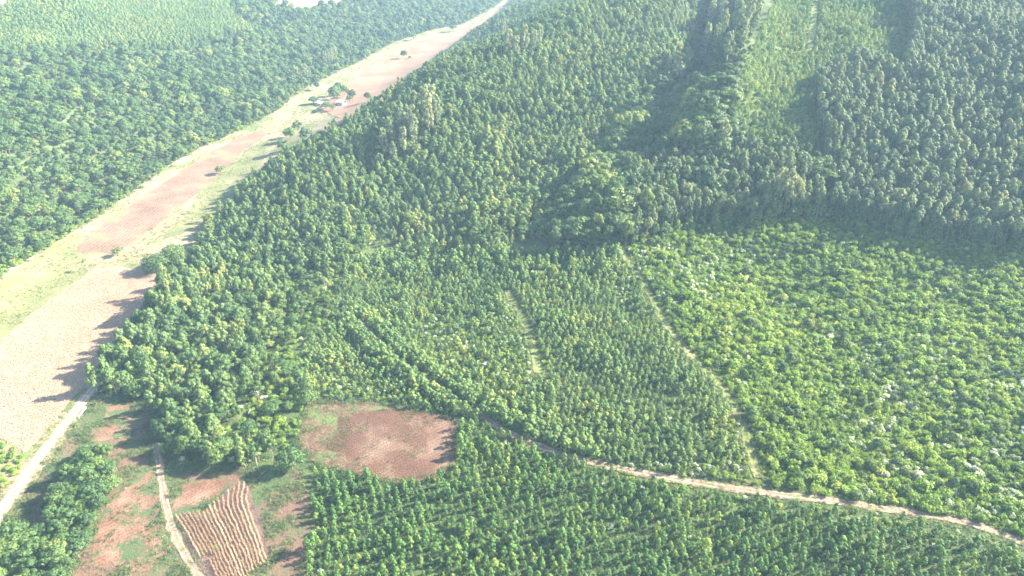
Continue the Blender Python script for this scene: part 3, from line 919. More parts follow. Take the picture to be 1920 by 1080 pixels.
# forest on the left hillside
x, y, z, u, v = lattice('native', 4.1, 3.9, .3, .34, 30)
g = fbm(x, y, 55, 8); k = rng.random(len(x))
s = (.74 + .15 * np.clip(g, -1, 1)) * rng.choice([.6, .85, 1.1, 1.6], len(x), p=[.3, .34, .26, .1]) * rnd(len(x), .85, 1.15)
m = k > .11
put('broadleaf_tree', x[m], y[m], z[m], u[m], v[m], s[m], s[m] * rnd(m.sum(), .85, 1.2), 'native')
eb = P['meadow'][1:18]
eg = ground_at(*np.array([(a + (c - a) * q_, b + (d - b) * q_) for (a, b), (c, d) in zip(eb[:-1], eb[1:]) for q_ in np.linspace(0, 1, 60)[:-1]]).T)
eg = eg[rng.random(len(eg)) < .8]
x, y = eg[:, 0] - 2.5 + rng.normal(size=len(eg)) * 2.2, eg[:, 1] + rng.normal(size=len(eg)) * 2.2
z = terrain(x, y); u, v, _d = to_px(x, y, z)
put('shrub', x, y, z, u, v, rnd(len(x), .7, 1.5), rnd(len(x), .7, 1.5), 'native')
# plantation on the ridge above it
x, y, z, u, v = lattice('ridge', 3.6, 3.2, .1, .14, 31)
put('hill_eucalyptus', x, y, z, u, v, rnd(len(x), .8, 1.15), rnd(len(x), .9, 1.2), 'ridge')
# clump by the road, bushes at the corner of the crop field
x, y, z, u, v = lattice('clump', 4.3, 4.1, .2, .28, 32)
put('broadleaf_tree', x, y, z, u, v, rnd(len(x), .65, 1.15), rnd(len(x), .6, 1.0), 'clump')
x, y, z, u, v = lattice('fieldbush', 2.4, 2.2, .2, .3, 33)
put('shrub', x, y, z, u, v, rnd(len(x), .7, 1.1), rnd(len(x), .5, .8), 'fieldbush')

POOL = {k_: np.concatenate(v_) for k_, v_ in POOL.items()}
print({k_: len(v_) for k_, v_ in POOL.items()})

# ------------------------------------------------------------------ plant meshes
NVAR = 7
TYPES = {
 'young_eucalyptus': [euc_shape(100 + i, 3.9, 1.95, .14, 13, 26, .42, .42, .9, .05) for i in range(NVAR)],
 'eucalyptus_sapling': [euc_shape(120 + i, 3.0, 2.0, .06, 13, 22, .44, .42, .9, .045) for i in range(NVAR)],
 'mature_eucalyptus': [euc_shape(140 + i, 12.6 + .5 * (i % 3), 3.9 + .25 * (i % 3), .66, 13 + 2 * (i % 3), 38, .74, .85, .85, .12) for i in range(NVAR)],
 'hill_eucalyptus': [euc_shape(160 + i, 7.4 + .5 * (i % 3), 3.3 + .3 * (i % 3), .30, 13 + 2 * (i % 4), 34, .68, .76, .9, .09) for i in range(NVAR)],
 'broadleaf_tree': [broad_shape(180 + i, 7.4 + (i % 3) * .8, 6.2 + .5 * (i % 4), 10 + 2 * (i % 4), 90, .66, .55 + .08 * (i % 3), .2) for i in range(NVAR)],
}
TMATS = {
 'young_eucalyptus': ('grey_bark', 'young_leaf'), 'eucalyptus_sapling': ('grey_bark', 'sapling_leaf'),
 'mature_eucalyptus': ('grey_bark', 'mature_leaf'), 'hill_eucalyptus': ('pale_bark', 'mid_leaf'), 'broadleaf_tree': ('bark', 'broad_leaf'),
}
SHRUBS = {
 'shrub': [shrub_shape(200 + i, 2.1, 2.7, 9, 26, .42) for i in range(NVAR)],
 'flowering_shrub': [shrub_shape(220 + i, 2.1, 2.5, 9, 26, .44, .55) for i in range(NVAR)],
}
MESH = {}
JOINED = {}
for kd, lst in TYPES.items():
    tm, cm = TMATS[kd]
    for i, (T, C) in enumerate(lst):
        a = T.build('trunk', [M[tm]], link=False); b = C.build('crown', [M[cm]], link=False)
        MESH.setdefault(kd, []).append((a, b))
        J = Geo()
        J.v = T.v + C.v
        J.f = T.f + [[q_ + T.n for q_ in f] for f in C.f]
        J.m = [0] * len(T.f) + [1] * len(C.f)
        J.n = T.n + C.n
        JOINED.setdefault(kd, []).append(J.build('stand_%s_%d' % (kd, i), [M[tm], M[cm]], link=False))
for kd, lst in SHRUBS.items():
    for i, C in enumerate(lst):
        o = C.build('scrub_%s_%d' % (kd, i), [M['shrub_leaf'], M['bark'], M['silver_leaf']], link=False)
        JOINED.setdefault(kd, []).append(o)

# ------------------------------------------------------------------ stuff by geometry nodes
def scatter(name, pts, rot, scl, idx, protos, label, cat):
    me = bpy.data.meshes.new(name)
    me.vertices.add(len(pts))
    me.vertices.foreach_set('co', np.asarray(pts, np.float32).ravel())
    a = me.attributes.new('spin', 'FLOAT_VECTOR', 'POINT'); a.data.foreach_set('vector', np.asarray(rot, np.float32).ravel())
    a = me.attributes.new('size', 'FLOAT_VECTOR', 'POINT'); a.data.foreach_set('vector', np.asarray(scl, np.float32).ravel())
    a = me.attributes.new('pick', 'INT', 'POINT'); a.data.foreach_set('value', np.asarray(idx, np.int32))
    o = bpy.data.objects.new(name, me)
    COL.objects.link(o)
    c = bpy.data.collections.new(name + '_shapes')
    for p in protos:
        c.objects.link(p)
    ng = bpy.data.node_groups.new(name, 'GeometryNodeTree')
    ng.interface.new_socket('Geometry', in_out='INPUT', socket_type='NodeSocketGeometry')
    ng.interface.new_socket('Geometry', in_out='OUTPUT', socket_type='NodeSocketGeometry')
    n = ng.nodes
    gi, go = n.new('NodeGroupInput'), n.new('NodeGroupOutput')
    ci = n.new('GeometryNodeCollectionInfo')
    ci.inputs['Collection'].default_value = c
    ci.inputs['Separate Children'].default_value = True
    ci.inputs['Reset Children'].default_value = True
    iop = n.new('GeometryNodeInstanceOnPoints')
    iop.inputs['Pick Instance'].default_value = True
    def attr(nm, tp):
        q_ = n.new('GeometryNodeInputNamedAttribute'); q_.data_type = tp
        q_.inputs[0].default_value = nm
        return q_
    sp, sz, pk = attr('spin', 'FLOAT_VECTOR'), attr('size', 'FLOAT_VECTOR'), attr('pick', 'INT')
    e2r = n.new('FunctionNodeEulerToRotation')
    ln = ng.links.new
    ln(gi.outputs[0], iop.inputs['Points'])
    ln(ci.outputs[0], iop.inputs['Instance'])
    ln(pk.outputs['Attribute'], iop.inputs['Instance Index'])
    ln(sp.outputs['Attribute'], e2r.inputs[0])
    ln(e2r.outputs[0], iop.inputs['Rotation'])
    ln(sz.outputs['Attribute'], iop.inputs['Scale'])
    ln(iop.outputs[0], go.inputs[0])
    md = o.modifiers.new('planting', 'NODES')
    md.node_group = ng
    tag(o, label, cat, None, 'stuff')
    return o

def spins(n, tilt=.05):
    return np.column_stack([rng.normal(size=n) * tilt, rng.normal(size=n) * tilt, rng.uniform(0, 6.2832, n)])

# ------------------------------------------------------------------ individuals: the 300 of a kind that show largest
LANDMARKS = [
 ('the ploughed clearing', PW['clear'], 26), ('the corn rows', PW['cornplot'], 24), ('the dirt trail', TRAILC, 11), ('the grassy firebreak', LANEC, 11),
 ('the dirt road', ROADC, 14), ('the pale crop field', PW['corn'], 22), ('the farm track', TRACKC, 12)]
ZONE_TXT = {
 'young': 'in the dark plantation', 'sapling': 'above the trail', 'scrub': 'in the bright scrub', 'mature': 'on the right hillside', 'hill': 'on the middle hill',
 'regrowth': 'in the pale regrowth', 'gully': 'in the ravine', 'mixed': 'in the mixed wood', 'edge': 'at the valley bend', 'native': 'in the left forest',
 'ridge': 'on the top left ridge', 'clump': 'in the roadside clump', 'fieldbush': 'below the pale field'}
LOOKS = {
 'young_eucalyptus': ('dark green young eucalyptus', 'young eucalyptus', 'young eucalyptus of the lower plantation'),
 'eucalyptus_sapling': ('light green eucalyptus sapling', 'sapling', 'eucalyptus saplings above the trail'),
 'mature_eucalyptus': ('tall grey green eucalyptus', 'eucalyptus', 'mature eucalyptus on the right hillside'),
 'hill_eucalyptus': ('slim mid green eucalyptus', 'eucalyptus', 'eucalyptus of the hill plantation and valley edge'),
 'broadleaf_tree': ('domed dark green broadleaf tree', 'tree', 'native broadleaf trees'),
 'shrub': ('bright yellow green bush', 'bush', 'bushes of the scrub'),
 'flowering_shrub': ('pale bush with whitish leaves', 'bush', 'whitish bushes'),
}
def poly_dist(p, poly):
    poly = np.asarray(poly)
    return float(seg_dist(np.array([p[0]]), np.array([p[1]]), np.vstack([poly, poly[:1]]) if len(poly) > 3 and poly is not TRAILC else poly)[0])

def describe(kd, row):
    look = LOOKS[kd][0]
    zone = ZN[int(row[7])] if row[7] >= 0 else ''
    sz = row[6]
    rel_ = sz / SIZE[kd]
    shp = row[6] / row[5] / SHAPE[kd]
    size = 'huge ' if rel_ > 1.75 else 'large ' if rel_ > 1.3 else 'tiny ' if rel_ < .62 else 'small ' if rel_ < .82 else 'upright ' if shp > 1.12 else 'spreading ' if shp < .88 else ''
    u, v = row[3], row[4]
    best = None
    for nm, poly, lim in LANDMARKS:
        d = poly_dist(row, poly)
        if d < lim and (best is None or d / lim < best[0]):
            best = (d / lim, nm)
    where = ZONE_TXT.get(zone, '')
    if best:
        c = {'the ploughed clearing': (715, 825), 'the corn rows': (420, 980)}.get(best[1])
        rel = 'beside'
        if c:
            rel = ('right of' if u > c[0] + 130 else 'left of' if u < c[0] - 130 else 'below' if v > c[1] else 'above')
        elif best[1] == 'the dirt trail':
            rel = 'beside'
        where = rel + ' ' + best[1]
        if zone == 'scrub' and best[1] == 'the dirt trail': where = 'along the dirt trail'
    col = ['far left', 'left', 'centre left', 'centre right', 'right', 'far right'][min(5, max(0, int(u // 320)))]
    row_ = ['top', 'upper', 'middle', 'lower', 'bottom'][min(4, max(0, int(v // 216)))]
    return ('%s%s %s, %s %s of picture' % (size, look, where, row_, col)).strip()

def empty(name, loc, rz=0.0, scale=(1, 1, 1), tilt=(0, 0)):
    o = bpy.data.objects.new(name, None)
    o.empty_display_size = .5
    o.location = [float(a) for a in loc]; o.rotation_euler = (float(tilt[0]), float(tilt[1]), float(rz)); o.scale = [float(a) for a in scale]
    COL.objects.link(o)
    return o

STUFF_TXT = {
 'young_eucalyptus': ('young_eucalyptus_plantation', 'remaining rows of the young dark green eucalyptus plantation', 'plantation'),
 'eucalyptus_sapling': ('eucalyptus_sapling_plantation', 'massed light green eucalyptus saplings farther up the slopes', 'plantation'),
 'mature_eucalyptus': ('mature_eucalyptus_stand', 'dense grey green tall eucalyptus stand on the right hillside', 'plantation'),
 'hill_eucalyptus': ('hill_eucalyptus_plantation', 'massed slim eucalyptus covering the middle hill and far ridge', 'plantation'),
 'broadleaf_tree': ('native_forest', 'dense native broadleaf forest on the left hillside and in the ravine', 'forest'),
 'shrub': ('scrub', 'massed bright green bushes covering the right slope', 'scrub'),
 'flowering_shrub': ('pale_scrub', 'farther pale bushes with whitish leaves among the scrub', 'scrub'),
}
SHAPE = {k_: float(np.median(v_[:, 6] / v_[:, 5])) for k_, v_ in POOL.items()}
SIZE = {k_: float(np.median(v_[:, 6])) for k_, v_ in POOL.items()}
for kd, rows in POOL.items():
    x, y, z = rows[:, 0], rows[:, 1], rows[:, 2]
    dist = np.sqrt(x ** 2 + y ** 2 + (z - CAM_H) ** 2)
    show = (rows[:, 3] > 12) & (rows[:, 3] < 1908) & (rows[:, 4] > 14) & (rows[:, 4] < 1075)
    score = np.where(show, rows[:, 6] ** .5 / dist, 0)
    order = np.argsort(-score)
    first = order[:300]
    var = rng.integers(0, NVAR, len(rows))
    spin = spins(len(rows))
    grp = LOOKS[kd][2]
    labs = {i: describe(kd, rows[i]) for i in first}
    by = {}
    for i in first:
        by.setdefault(labs[i], []).append(i)
    for lb, mem in by.items():            # the outermost of those that look alike can be told by their place
        if len(mem) > 2 and len(lb.split()) < 16:
            left = list(mem)
            for word, key in (('leftmost', lambda i: rows[i][3]), ('rightmost', lambda i: -rows[i][3]), ('lowest', lambda i: -rows[i][4]), ('uppermost', lambda i: rows[i][4])):
                if len(left) > 1 or len(mem) <= 4:
                    e_ = min(left, key=key) if left else None
                    if e_ is not None and e_ == min(mem, key=key):
                        labs[e_] = word + ' ' + lb; left.remove(e_)
    for i in first:
        r_ = rows[i]
        lab = labs[i]
        loc = (r_[0], r_[1], r_[2] - .05)
        if kd in MESH:
            t_ = empty(kd, loc, spin[i, 2], (r_[5], r_[5], r_[6]), spin[i, :2])
            for src in MESH[kd][var[i]]:
                c_ = src.copy(); COL.objects.link(c_); c_.parent = t_
        else:
            t_ = bpy.data.objects.new(kd, JOINED[kd][var[i]].data)
            t_.location = loc; t_.rotation_euler = tuple(spin[i]); t_.scale = (r_[5], r_[5], r_[6])
            COL.objects.link(t_)
        tag(t_, lab, LOOKS[kd][1], grp)
    rest = order[300:]
    if len(rest):
        nm, lab, cat = STUFF_TXT[kd]
        scatter(nm, np.column_stack([x, y, z - .05])[rest], spin[rest], rows[rest][:, [5, 5, 6]], var[rest], JOINED[kd], lab, cat)

# ------------------------------------------------------------------ single plants that stand out
def plant(name, parts, px, label, cat, group=None, s=1.0, sz=None, rz=None, tilt=(0, 0)):
    g_ = ground_at([px[0]], [px[1]])[0]
    t_ = empty(name, g_ - np.array([0, 0, .06]), rng.uniform(0, 6.28) if rz is None else rz, (s, s, sz or s), tilt)
    for pn, me in parts:
        c_ = bpy.data.objects.new(pn, me); COL.objects.link(c_); c_.parent = t_
    tag(t_, label, cat, group)
    return t_

PALM = [[(n_, g_.build(n_, [M[m_]], link=False).data) for n_, g_, m_ in (('trunk', a_, 'grey_bark'), ('crown', b_, 'palm_leaf'))] for a_, b_ in (palm_shape(300 + i, 7.0, 5.2) for i in range(4))]
TALL = [[(n_, g_.build(n_, [M[m_]], link=False).data) for n_, g_, m_ in (('trunk', a_, 'pale_bark'), ('crown', b_, 'tall_leaf'))] for a_, b_ in (tall_shape(320 + i, 20, 6.6, 26, 70, .95) for i in range(5))]
BROAD = [[('trunk', MESH['broadleaf_tree'][i][0].data), ('crown', MESH['broadleaf_tree'][i][1].data)] for i in range(NVAR)]
HILLE = [[('trunk', MESH['hill_eucalyptus'][i][0].data), ('crown', MESH['hill_eucalyptus'][i][1].data)] for i in range(NVAR)]
DEAD = [('trunk', dead_shape(340, 7, 4).build('trunk', [M['dead_wood']], link=False).data)]

G_P = 'palms scattered over valley and woods'
palms = [
 ((166, 508), .95, 'palm on the grass strip left of the crop field corner'), ((330, 524), .62, 'small palm at the roadside by the corner of the crop field'),
 ((368, 400), .75, 'lone palm on the pale grass between ploughed strip and wood'), ((724, 125), .75, 'palm standing alone in the bare far field'),
 ((684, 112), .8, 'left one of the palms at the left edge of the far field'), ((694, 108), .85, 'palm near the left edge of the far field, right of another'),
 ((706, 104), .8, 'palm between far field palms and the round tree'), ((728, 98), .7, 'short palm just left of the round tree in the far field'),
 ((510, 480), .95, 'palm rising from the mixed wood right of the dry grass'), ((422, 520), 1.0, 'pale palm in the mixed wood just right of the dirt road'),
 ((598, 505), 1.1, 'tall palm with drooping fronds in the mixed wood'), ((610, 545), 1.0, 'palm below the tall drooping palm in the mixed wood'),
 ((1030, 440), 1.0, 'left palm of a pair at the top of the sapling plantation'), ((1042, 440), .85, 'right palm of a pair at the top of the sapling plantation'),
 ((1108, 428), 1.15, 'palm against the dark foot of the ravine wood'), ((1160, 405), 1.1, 'bushy palm in shade at the foot of the ravine'),
 ((932, 470), 1.0, 'palm at the top edge of the sapling plantation'), ((482, 872), .85, 'palm with pale trunk left of the ploughed clearing'),
 ((243, 376), .9, 'palm at the edge of the left forest above the ploughed strip')]
for i, (px, s_, lab) in enumerate(palms):
    plant('palm_tree', PALM[i % 4], px, lab, 'palm', G_P, s_)

G_T = 'old tall pale eucalyptus'
talls = []
for (px, s_) in [((722, 300), .9), ((735, 285), .95), ((752, 270), 1.0), ((768, 262), 1.05), ((782, 250), 1.1), ((798, 238), 1.1), ((812, 228), 1.05), ((740, 318), .85), ((760, 300), .95), ((778, 285), 1.05), ((806, 262), 1.1), ((822, 250), 1.0), ((715, 330), .7)]:
    talls.append((px, s_, 'tall pale eucalyptus in the cluster on the valley spur'))
for (px, s_) in [((1322, 100), .95), ((1338, 112), 1.1), ((1350, 90), 1.15), ((1362, 125), 1.0), ((1375, 75), 1.1), ((1388, 100), 1.0), ((1400, 60), 1.05), ((1330, 60), 1.1), ((1352, 45), 1.1), ((1420, 45), .9)]:
    talls.append((px, s_, 'tall pale eucalyptus in the row along the upper ravine rim'))
for (px, s_) in [((1262, 165), .9), ((1272, 175), 1.0), ((1285, 150), .9), ((1252, 150), .75)]:
    talls.append((px, s_, 'tall pale eucalyptus standing left of the ravine head'))
for px, s_, lab in [((1452, 395), .95, 'leaning white trunked eucalyptus at the front of the ravine wood'), ((1470, 398), 1.0, 'white trunked eucalyptus with yellowish crown above the scrub'), ((1490, 402), .85, 'rightmost white trunked eucalyptus above the scrub'), ((1258, 352), .85, 'slim pale eucalyptus with bare lower trunk in the ravine'), ((1350, 300), 1.05, 'broad pale eucalyptus above the ravine wood'), ((1332, 345), .8, 'pale eucalyptus at the top of the ravine slope'), ((1385, 340), .85, 'yellowish eucalyptus at the top of the ravine slope'), ((1560, 400), .7, 'pale eucalyptus at the left corner of the tall dark stand'), ((1592, 405), .65, 'pale eucalyptus in front of the tall dark stand'), ((1660, 425), .55, 'short pale eucalyptus in front of the tall dark stand')]:
    talls.append((px, s_, lab))
for px, s_ in [((612, 128), .75), ((618, 126), .8), ((624, 124), .78), ((630, 121), .8), ((576, 158), .8), ((581, 156), .75)]:
    talls.append((px, s_, 'white trunked eucalyptus at the forest edge beyond the houses'))
for px, s_ in [((955, 110), .95), ((968, 118), .9), ((984, 108), 1.0), ((1000, 112), .85), ((945, 80), .9), ((1010, 95), .9)]:
    talls.append((px, s_, 'tall eucalyptus in the cluster at the bend of the valley'))
NTH = ['leftmost', 'second', 'third', 'fourth', 'fifth', 'sixth', 'seventh', 'eighth', 'ninth', 'tenth', 'eleventh', 'twelfth', 'rightmost']
fam = {}
for q_ in talls:
    fam.setdefault(q_[2], []).append(q_)
named = []
for lb, mem in fam.items():
    if len(mem) == 1:
        named += mem; continue
    mem.sort(key=lambda q_: q_[0][0])
    head, tail = lb.split(' eucalyptus ', 1)
    for k_, (px, s_, _l) in enumerate(mem):
        last = k_ == len(mem) - 1
        named.append((px, s_, '%s eucalyptus, %s, %s' % (head, 'rightmost' if last else NTH[k_] + ('' if k_ == 0 else ' from left'), tail)))
talls = named
for i, (px, s_, lab) in enumerate(talls):
    plant('tall_eucalyptus', TALL[i % 5], px, lab, 'eucalyptus', G_T, s_ * rng.uniform(.9, 1.05), s_ * rng.uniform(1.05, 1.3))

BIG = [[(n_, g_.build(n_, [M[m_]], link=False).data) for n_, g_, m_ in (('trunk', a_, 'bark'), ('crown', b_, 'broad_leaf'))] for a_, b_ in (broad_shape(360 + i, 9.5, 13.5, 30, 120, .8, .62, .35) for i in range(2))]
plant('broadleaf_tree', BIG[0], (298, 508), 'largest round tree, at the top right corner of the crop field', 'tree', 'trees standing alone on the valley floor', 1.05, 1.0)
plant('broadleaf_tree', BIG[1], (330, 496), 'greyish spreading tree touching the large round one by the field', 'tree', 'trees standing alone on the valley floor', .95, 1.1)
G_F = 'trees standing alone on the valley floor'
for i, (px, s_, sz_, lab) in enumerate([
 ((222, 480), .95, .62, 'small round dark tree alone on the pale grass'), ((414, 326), .85, .55, 'round bush tree on the edge of the ploughed strip'),
 ((758, 110), 1.0, .9, 'round tree alone in the bare far field'), ((769, 110), .5, .35, 'small bush right of the round tree in the far field'),
 ((776, 76), 1.3, .9, 'tree at the upper edge of the bare far field'), ((850, 60), 1.5, 1.1, 'large tree where the far field narrows'), ((595, 170), .6, .7, 'small dark tree on the grass above the left house'),
 ((588, 196), .75, .55, 'round tree left of the left house'), ((628, 192), .9, 1.3, 'dark dense tree left of the right house'), ((637, 180), .9, 1.1, 'tall greyish tree behind the right house'),
 ((652, 182), .75, .8, 'tree behind and right of the right house'), ((662, 190), .8, .85, 'round dark tree right of the right house'), ((612, 206), .95, .5, 'low wide tree in front of the houses'),
 ((545, 262), .9, .8, 'tree in the grassy gap below the houses'), ((560, 252), .9, .9, 'second tree in the grassy gap below the houses'), ((530, 285), .9, .8, 'tree at the lower end of the grassy gap'), ((575, 268), .9, .9, 'tree where the grassy gap meets the wood'), ((633, 186), .8, 1.0, 'dark tree touching the dense tree left of the right house'), ((646, 178), .7, .8, 'pale tree behind the roof of the right house'), ((624, 208), .7, .45, 'shrubby tree between and below the two houses'), ((600, 210), .7, .4, 'low shrubby tree below the left house'), ((656, 194), .6, .6, 'small tree right beside the right house'), ((690, 190), .6, .6, 'small tree on the pale ground by the wood edge, right of the houses')]):
    plant('broadleaf_tree', BROAD[i % 5], px, lab, 'tree', G_F, s_ * (1 if i < 1 else 1.3 if i < 6 else 1.6), sz_ * (1 if i < 1 else 1.2 if i < 6 else 1.5))
for i, (px, s_, sz_, lab) in enumerate([
 ((170, 915), 1.15, 1.05, 'tall domed tree at the top of the clump beside the road'), ((172, 940), 1.0, .8, 'bright domed tree in the upper clump beside the road'), ((118, 960), 1.1, .85, 'grey green tree on the left of the roadside clump'),
 ((62, 1030), 1.15, .9, 'large tree in the lower left of the roadside clump'), ((110, 1050), 1.2, .85, 'broad bright tree at the bottom of the roadside clump'), ((548, 880), 1.35, .9, 'broad dark tree at the lower left corner of the clearing')]):
    plant('broadleaf_tree', BROAD[(i + 2) % 5], px, lab, 'tree', 'large trees near the pasture', s_, sz_)
plant('hill_eucalyptus', HILLE[1], (310, 852), 'slender pale trunked tree leaning beside the farm track', 'eucalyptus', None, .8, .75, tilt=(.18, -.12))
plant('dead_tree', DEAD, (1283, 300), 'bare pinkish dead tree in the ravine', 'dead tree', 'dead trees', .9)
plant('dead_tree', DEAD, (1120, 275), 'bare pale dead tree at the ravine\'s left rim', 'dead tree', 'dead trees', 1.0)
plant('dead_tree', DEAD, (140, 905), 'leafless grey tree at the left of the roadside clump', 'dead tree', 'dead trees', .7)

# ------------------------------------------------------------------ dry corn rows
def corn_plant(G, p, r, h):
    a = r.uniform(0, 6.28)
    lean = r.normal(size=2) * .12
    top = p + np.array([lean[0], lean[1], h])
    G.tube([p, top], [.03, .012], 3, cap=False)
    for k_ in range(6):
        q_ = .2 + .75 * k_ / 5
        an = a + k_ * 2.6 + r.uniform(-.4, .4)
        d = np.array([math.cos(an), math.sin(an), 0.]); s_ = np.array([-d[1], d[0], 0]) * .075
        b0 = p + (top - p) * q_
        L_ = h * r.uniform(.2, .33)
        b1 = b0 + d * L_ * .5 + np.array([0, 0, L_ * .25]); b2 = b0 + d * L_ + np.array([0, 0, -L_ * .45])
        G.add([b0 - s_ * .6, b0 + s_ * .6, b1 + s_, b1 - s_, b2], [(0, 1, 2, 3), (3, 2, 4)])

def crop_px(a, b):            # positions measured on an enlargement of the plot
    return 300 + np.asarray(a, float) / 5.4, 880 + np.asarray(b, float) / 5.4

sy_ = np.array([100, 150, 300, 400, 500, 600, 700, 800, 900, 1000, 1100, 1200, 1300.])
sx_ = np.array([10, 0, -22, -8, 35, 85, 130, 175, 215, 252, 292, 335, 375.])
tops = [485, 475, 463, 450, 450, 445, 452, 425, 372, 345, 318, 288, 225, 185, 150, 152, 185]
ends = [912, 898, 1250, 1250, 1250, 1250, 1250, 1220, 1160, 1120, 1090, 1065, 1045, 1025, 1000, 975, 935]
ORD = ['leftmost', 'second', 'third', 'fourth', 'fifth', 'sixth', 'seventh', 'eighth', 'ninth', 'tenth', 'eleventh', 'twelfth', 'thirteenth', 'fourteenth', 'fifteenth', 'second rightmost', 'rightmost']
for i in range(17):
    Xk = 140 + 47.6 * i
    stretch = 1.28 - .03 * i
    yy = np.arange(tops[i], ends[i], 12.0)
    xx = Xk + 3.5 * np.sin(yy / 46.0 + i * .7) + 2.0 * np.sin(yy / 21.0 + i * 2.1) + np.interp(yy, sy_, sx_) * np.where(np.interp(yy, sy_, sx_) > 0, stretch, 1)
    g_ = ground_at(*crop_px(xx, yy))
    d_ = np.concatenate([[0], np.cumsum(np.hypot(np.diff(g_[:, 0]), np.diff(g_[:, 1])))])
    G = Geo(); r_ = np.random.default_rng(400 + i)
    for s_ in np.arange(0, d_[-1], .34):
        yv = np.interp(s_, d_, yy)
        if i in (2, 3) and 868 < yv < 905 + 12 * (3 - i): continue
        if r_.random() < .05: continue
        px_, py_ = np.interp(s_, d_, g_[:, 0]) + r_.normal() * .07, np.interp(s_, d_, g_[:, 1]) + r_.normal() * .07
        corn_plant(G, np.array([px_, py_, float(terrain(px_, py_)) + .2]), r_, r_.uniform(1.0, 1.45))
    o = G.build('corn_row', [M['corn_leaf']])
    base = o.data.vertices[0].co.copy()
    o.data.transform(__import__('mathutils').Matrix.Translation(-base)); o.location = base
    tag(o, 'dry straw coloured corn row, %s%s of the small plot' % (ORD[i], '' if 'most' in ORD[i] else ' from the left'), 'corn row', 'dry corn rows in the small plot')

# dry standing crop of the pale field: nobody could count it
r_ = np.random.default_rng(500)
protos = []
for i in range(4):
    G = Geo()
    for j in range(4):
        corn_plant(G, np.array([r_.normal() * .25, r_.normal() * .25, 0]), r_, r_.uniform(.28, .5))
    protos.append(G.build('crop_tuft_%d' % i, [M['dry_leaf']], link=False))
lo, hi = PW['corn'].min(0), PW['corn'].max(0)
a_, b_ = np.meshgrid(np.arange(lo[0] - 60, hi[0] + 60, .8), np.arange(lo[1] - 60, hi[1] + 60, .62))
cx, cy = a_.ravel(), b_.ravel()
ang = .55
c0 = (lo + hi) / 2
cx, cy = c0[0] + (cx - c0[0]) * math.cos(ang) - (cy - c0[1]) * math.sin(ang), c0[1] + (cx - c0[0]) * math.sin(ang) + (cy - c0[1]) * math.cos(ang)
cx = cx + rng.normal(size=cx.shape) * .16; cy = cy + rng.normal(size=cy.shape) * .22
m = inside(cx, cy, PW['corn']) & (rng.random(len(cx)) > .06) & (seg_dist(cx, cy, ROADC) > 3.2)
cx, cy = cx[m], cy[m]
scatter('dry_crop', np.column_stack([cx, cy, terrain(cx, cy) + .15]), spins(len(cx), .08), np.repeat(rnd(len(cx), .75, 1.25)[:, None], 3, 1), rng.integers(0, 4, len(cx)), protos, 'dry pale standing crop filling the field beside the road', 'crop')

# ------------------------------------------------------------------ low growth: weeds, grass, undergrowth
def tuft_geo(seed, n, h, w, card, mat, name):
    r = np.random.default_rng(seed)
    G = Geo()
    c = np.column_stack([r.normal(size=n) * w * .3, r.normal(size=n) * w * .3, np.abs(r.normal(size=n)) * h * .4 + .05])
    G.cards(c, np.column_stack([r.normal(size=(n, 2)) * .6, np.full(n, .8)]), card * r.uniform(.6, 1.3, n), r, .5, .25)
    return G.build(name, [mat], link=False)

def area_points(poly, spacing, jit=.45):
    lo, hi = poly.min(0), poly.max(0)
    a, b = np.meshgrid(np.arange(lo[0], hi[0], spacing), np.arange(lo[1], hi[1], spacing))
    a, b = a.ravel() + rng.normal(size=a.size) * spacing * jit, b.ravel() + rng.normal(size=a.size) * spacing * jit
    m = inside(a, b, poly)
    return a[m], b[m]

# weeds in the pasture
x, y = area_points(PW['pasture'], .8)
m = clear_of_ways(x, y, 1.5, 2.6, 1, 1.0)
for k_ in ('cornplot',):
    m &= ~inside(x, y, PW[k_])
soil = np.zeros(len(x), bool)
for k_ in ('soil1', 'soil2', 'soil3', 'soil4', 'soil5'):
    soil |= inside(x, y, PW[k_])
g = fbm(x, y, 14, 50)
m &= (rng.random(len(x)) < np.clip(.38 + .6 * g, .05, .9)) & (~soil | (rng.random(len(x)) < .16))
x, y, g = x[m], y[m], g[m]
s = rnd(len(x), .5, 1.25) * (.85 + .35 * np.clip(g, -1, 1))
scatter('pasture_weeds', np.column_stack([x, y, terrain(x, y) + .12]), spins(len(x), .1), np.repeat(s[:, None], 3, 1), rng.integers(0, 4, len(x)), [tuft_geo(510 + i, 34, .9, 1.3, .36, M['grass_leaf'], 'weed_tuft_%d' % i) for i in range(4)], 'green weeds and low plants covering the pasture', 'weeds')
x, y = area_points(PW['clear'], .75)
g = fbm(x, y, 16, 52); uu, vv, _d = to_px(x, y, terrain(x, y))
m = rng.random(len(x)) < np.clip(.06 + .45 * g + .45 * (uu < 655) + .3 * (vv < 775), 0, .85)
x, y = x[m], y[m]
scatter('clearing_weeds', np.column_stack([x, y, terrain(x, y) + .12]), spins(len(x), .1), np.repeat(rnd(len(x), .45, 1.1)[:, None], 3, 1), rng.integers(0, 4, len(x)), [tuft_geo(570 + i, 22, .5, 1.1, .3, M['grass_leaf'], 'clearing_tuft_%d' % i) for i in range(4)], 'scattered green weeds on the ploughed clearing', 'weeds')
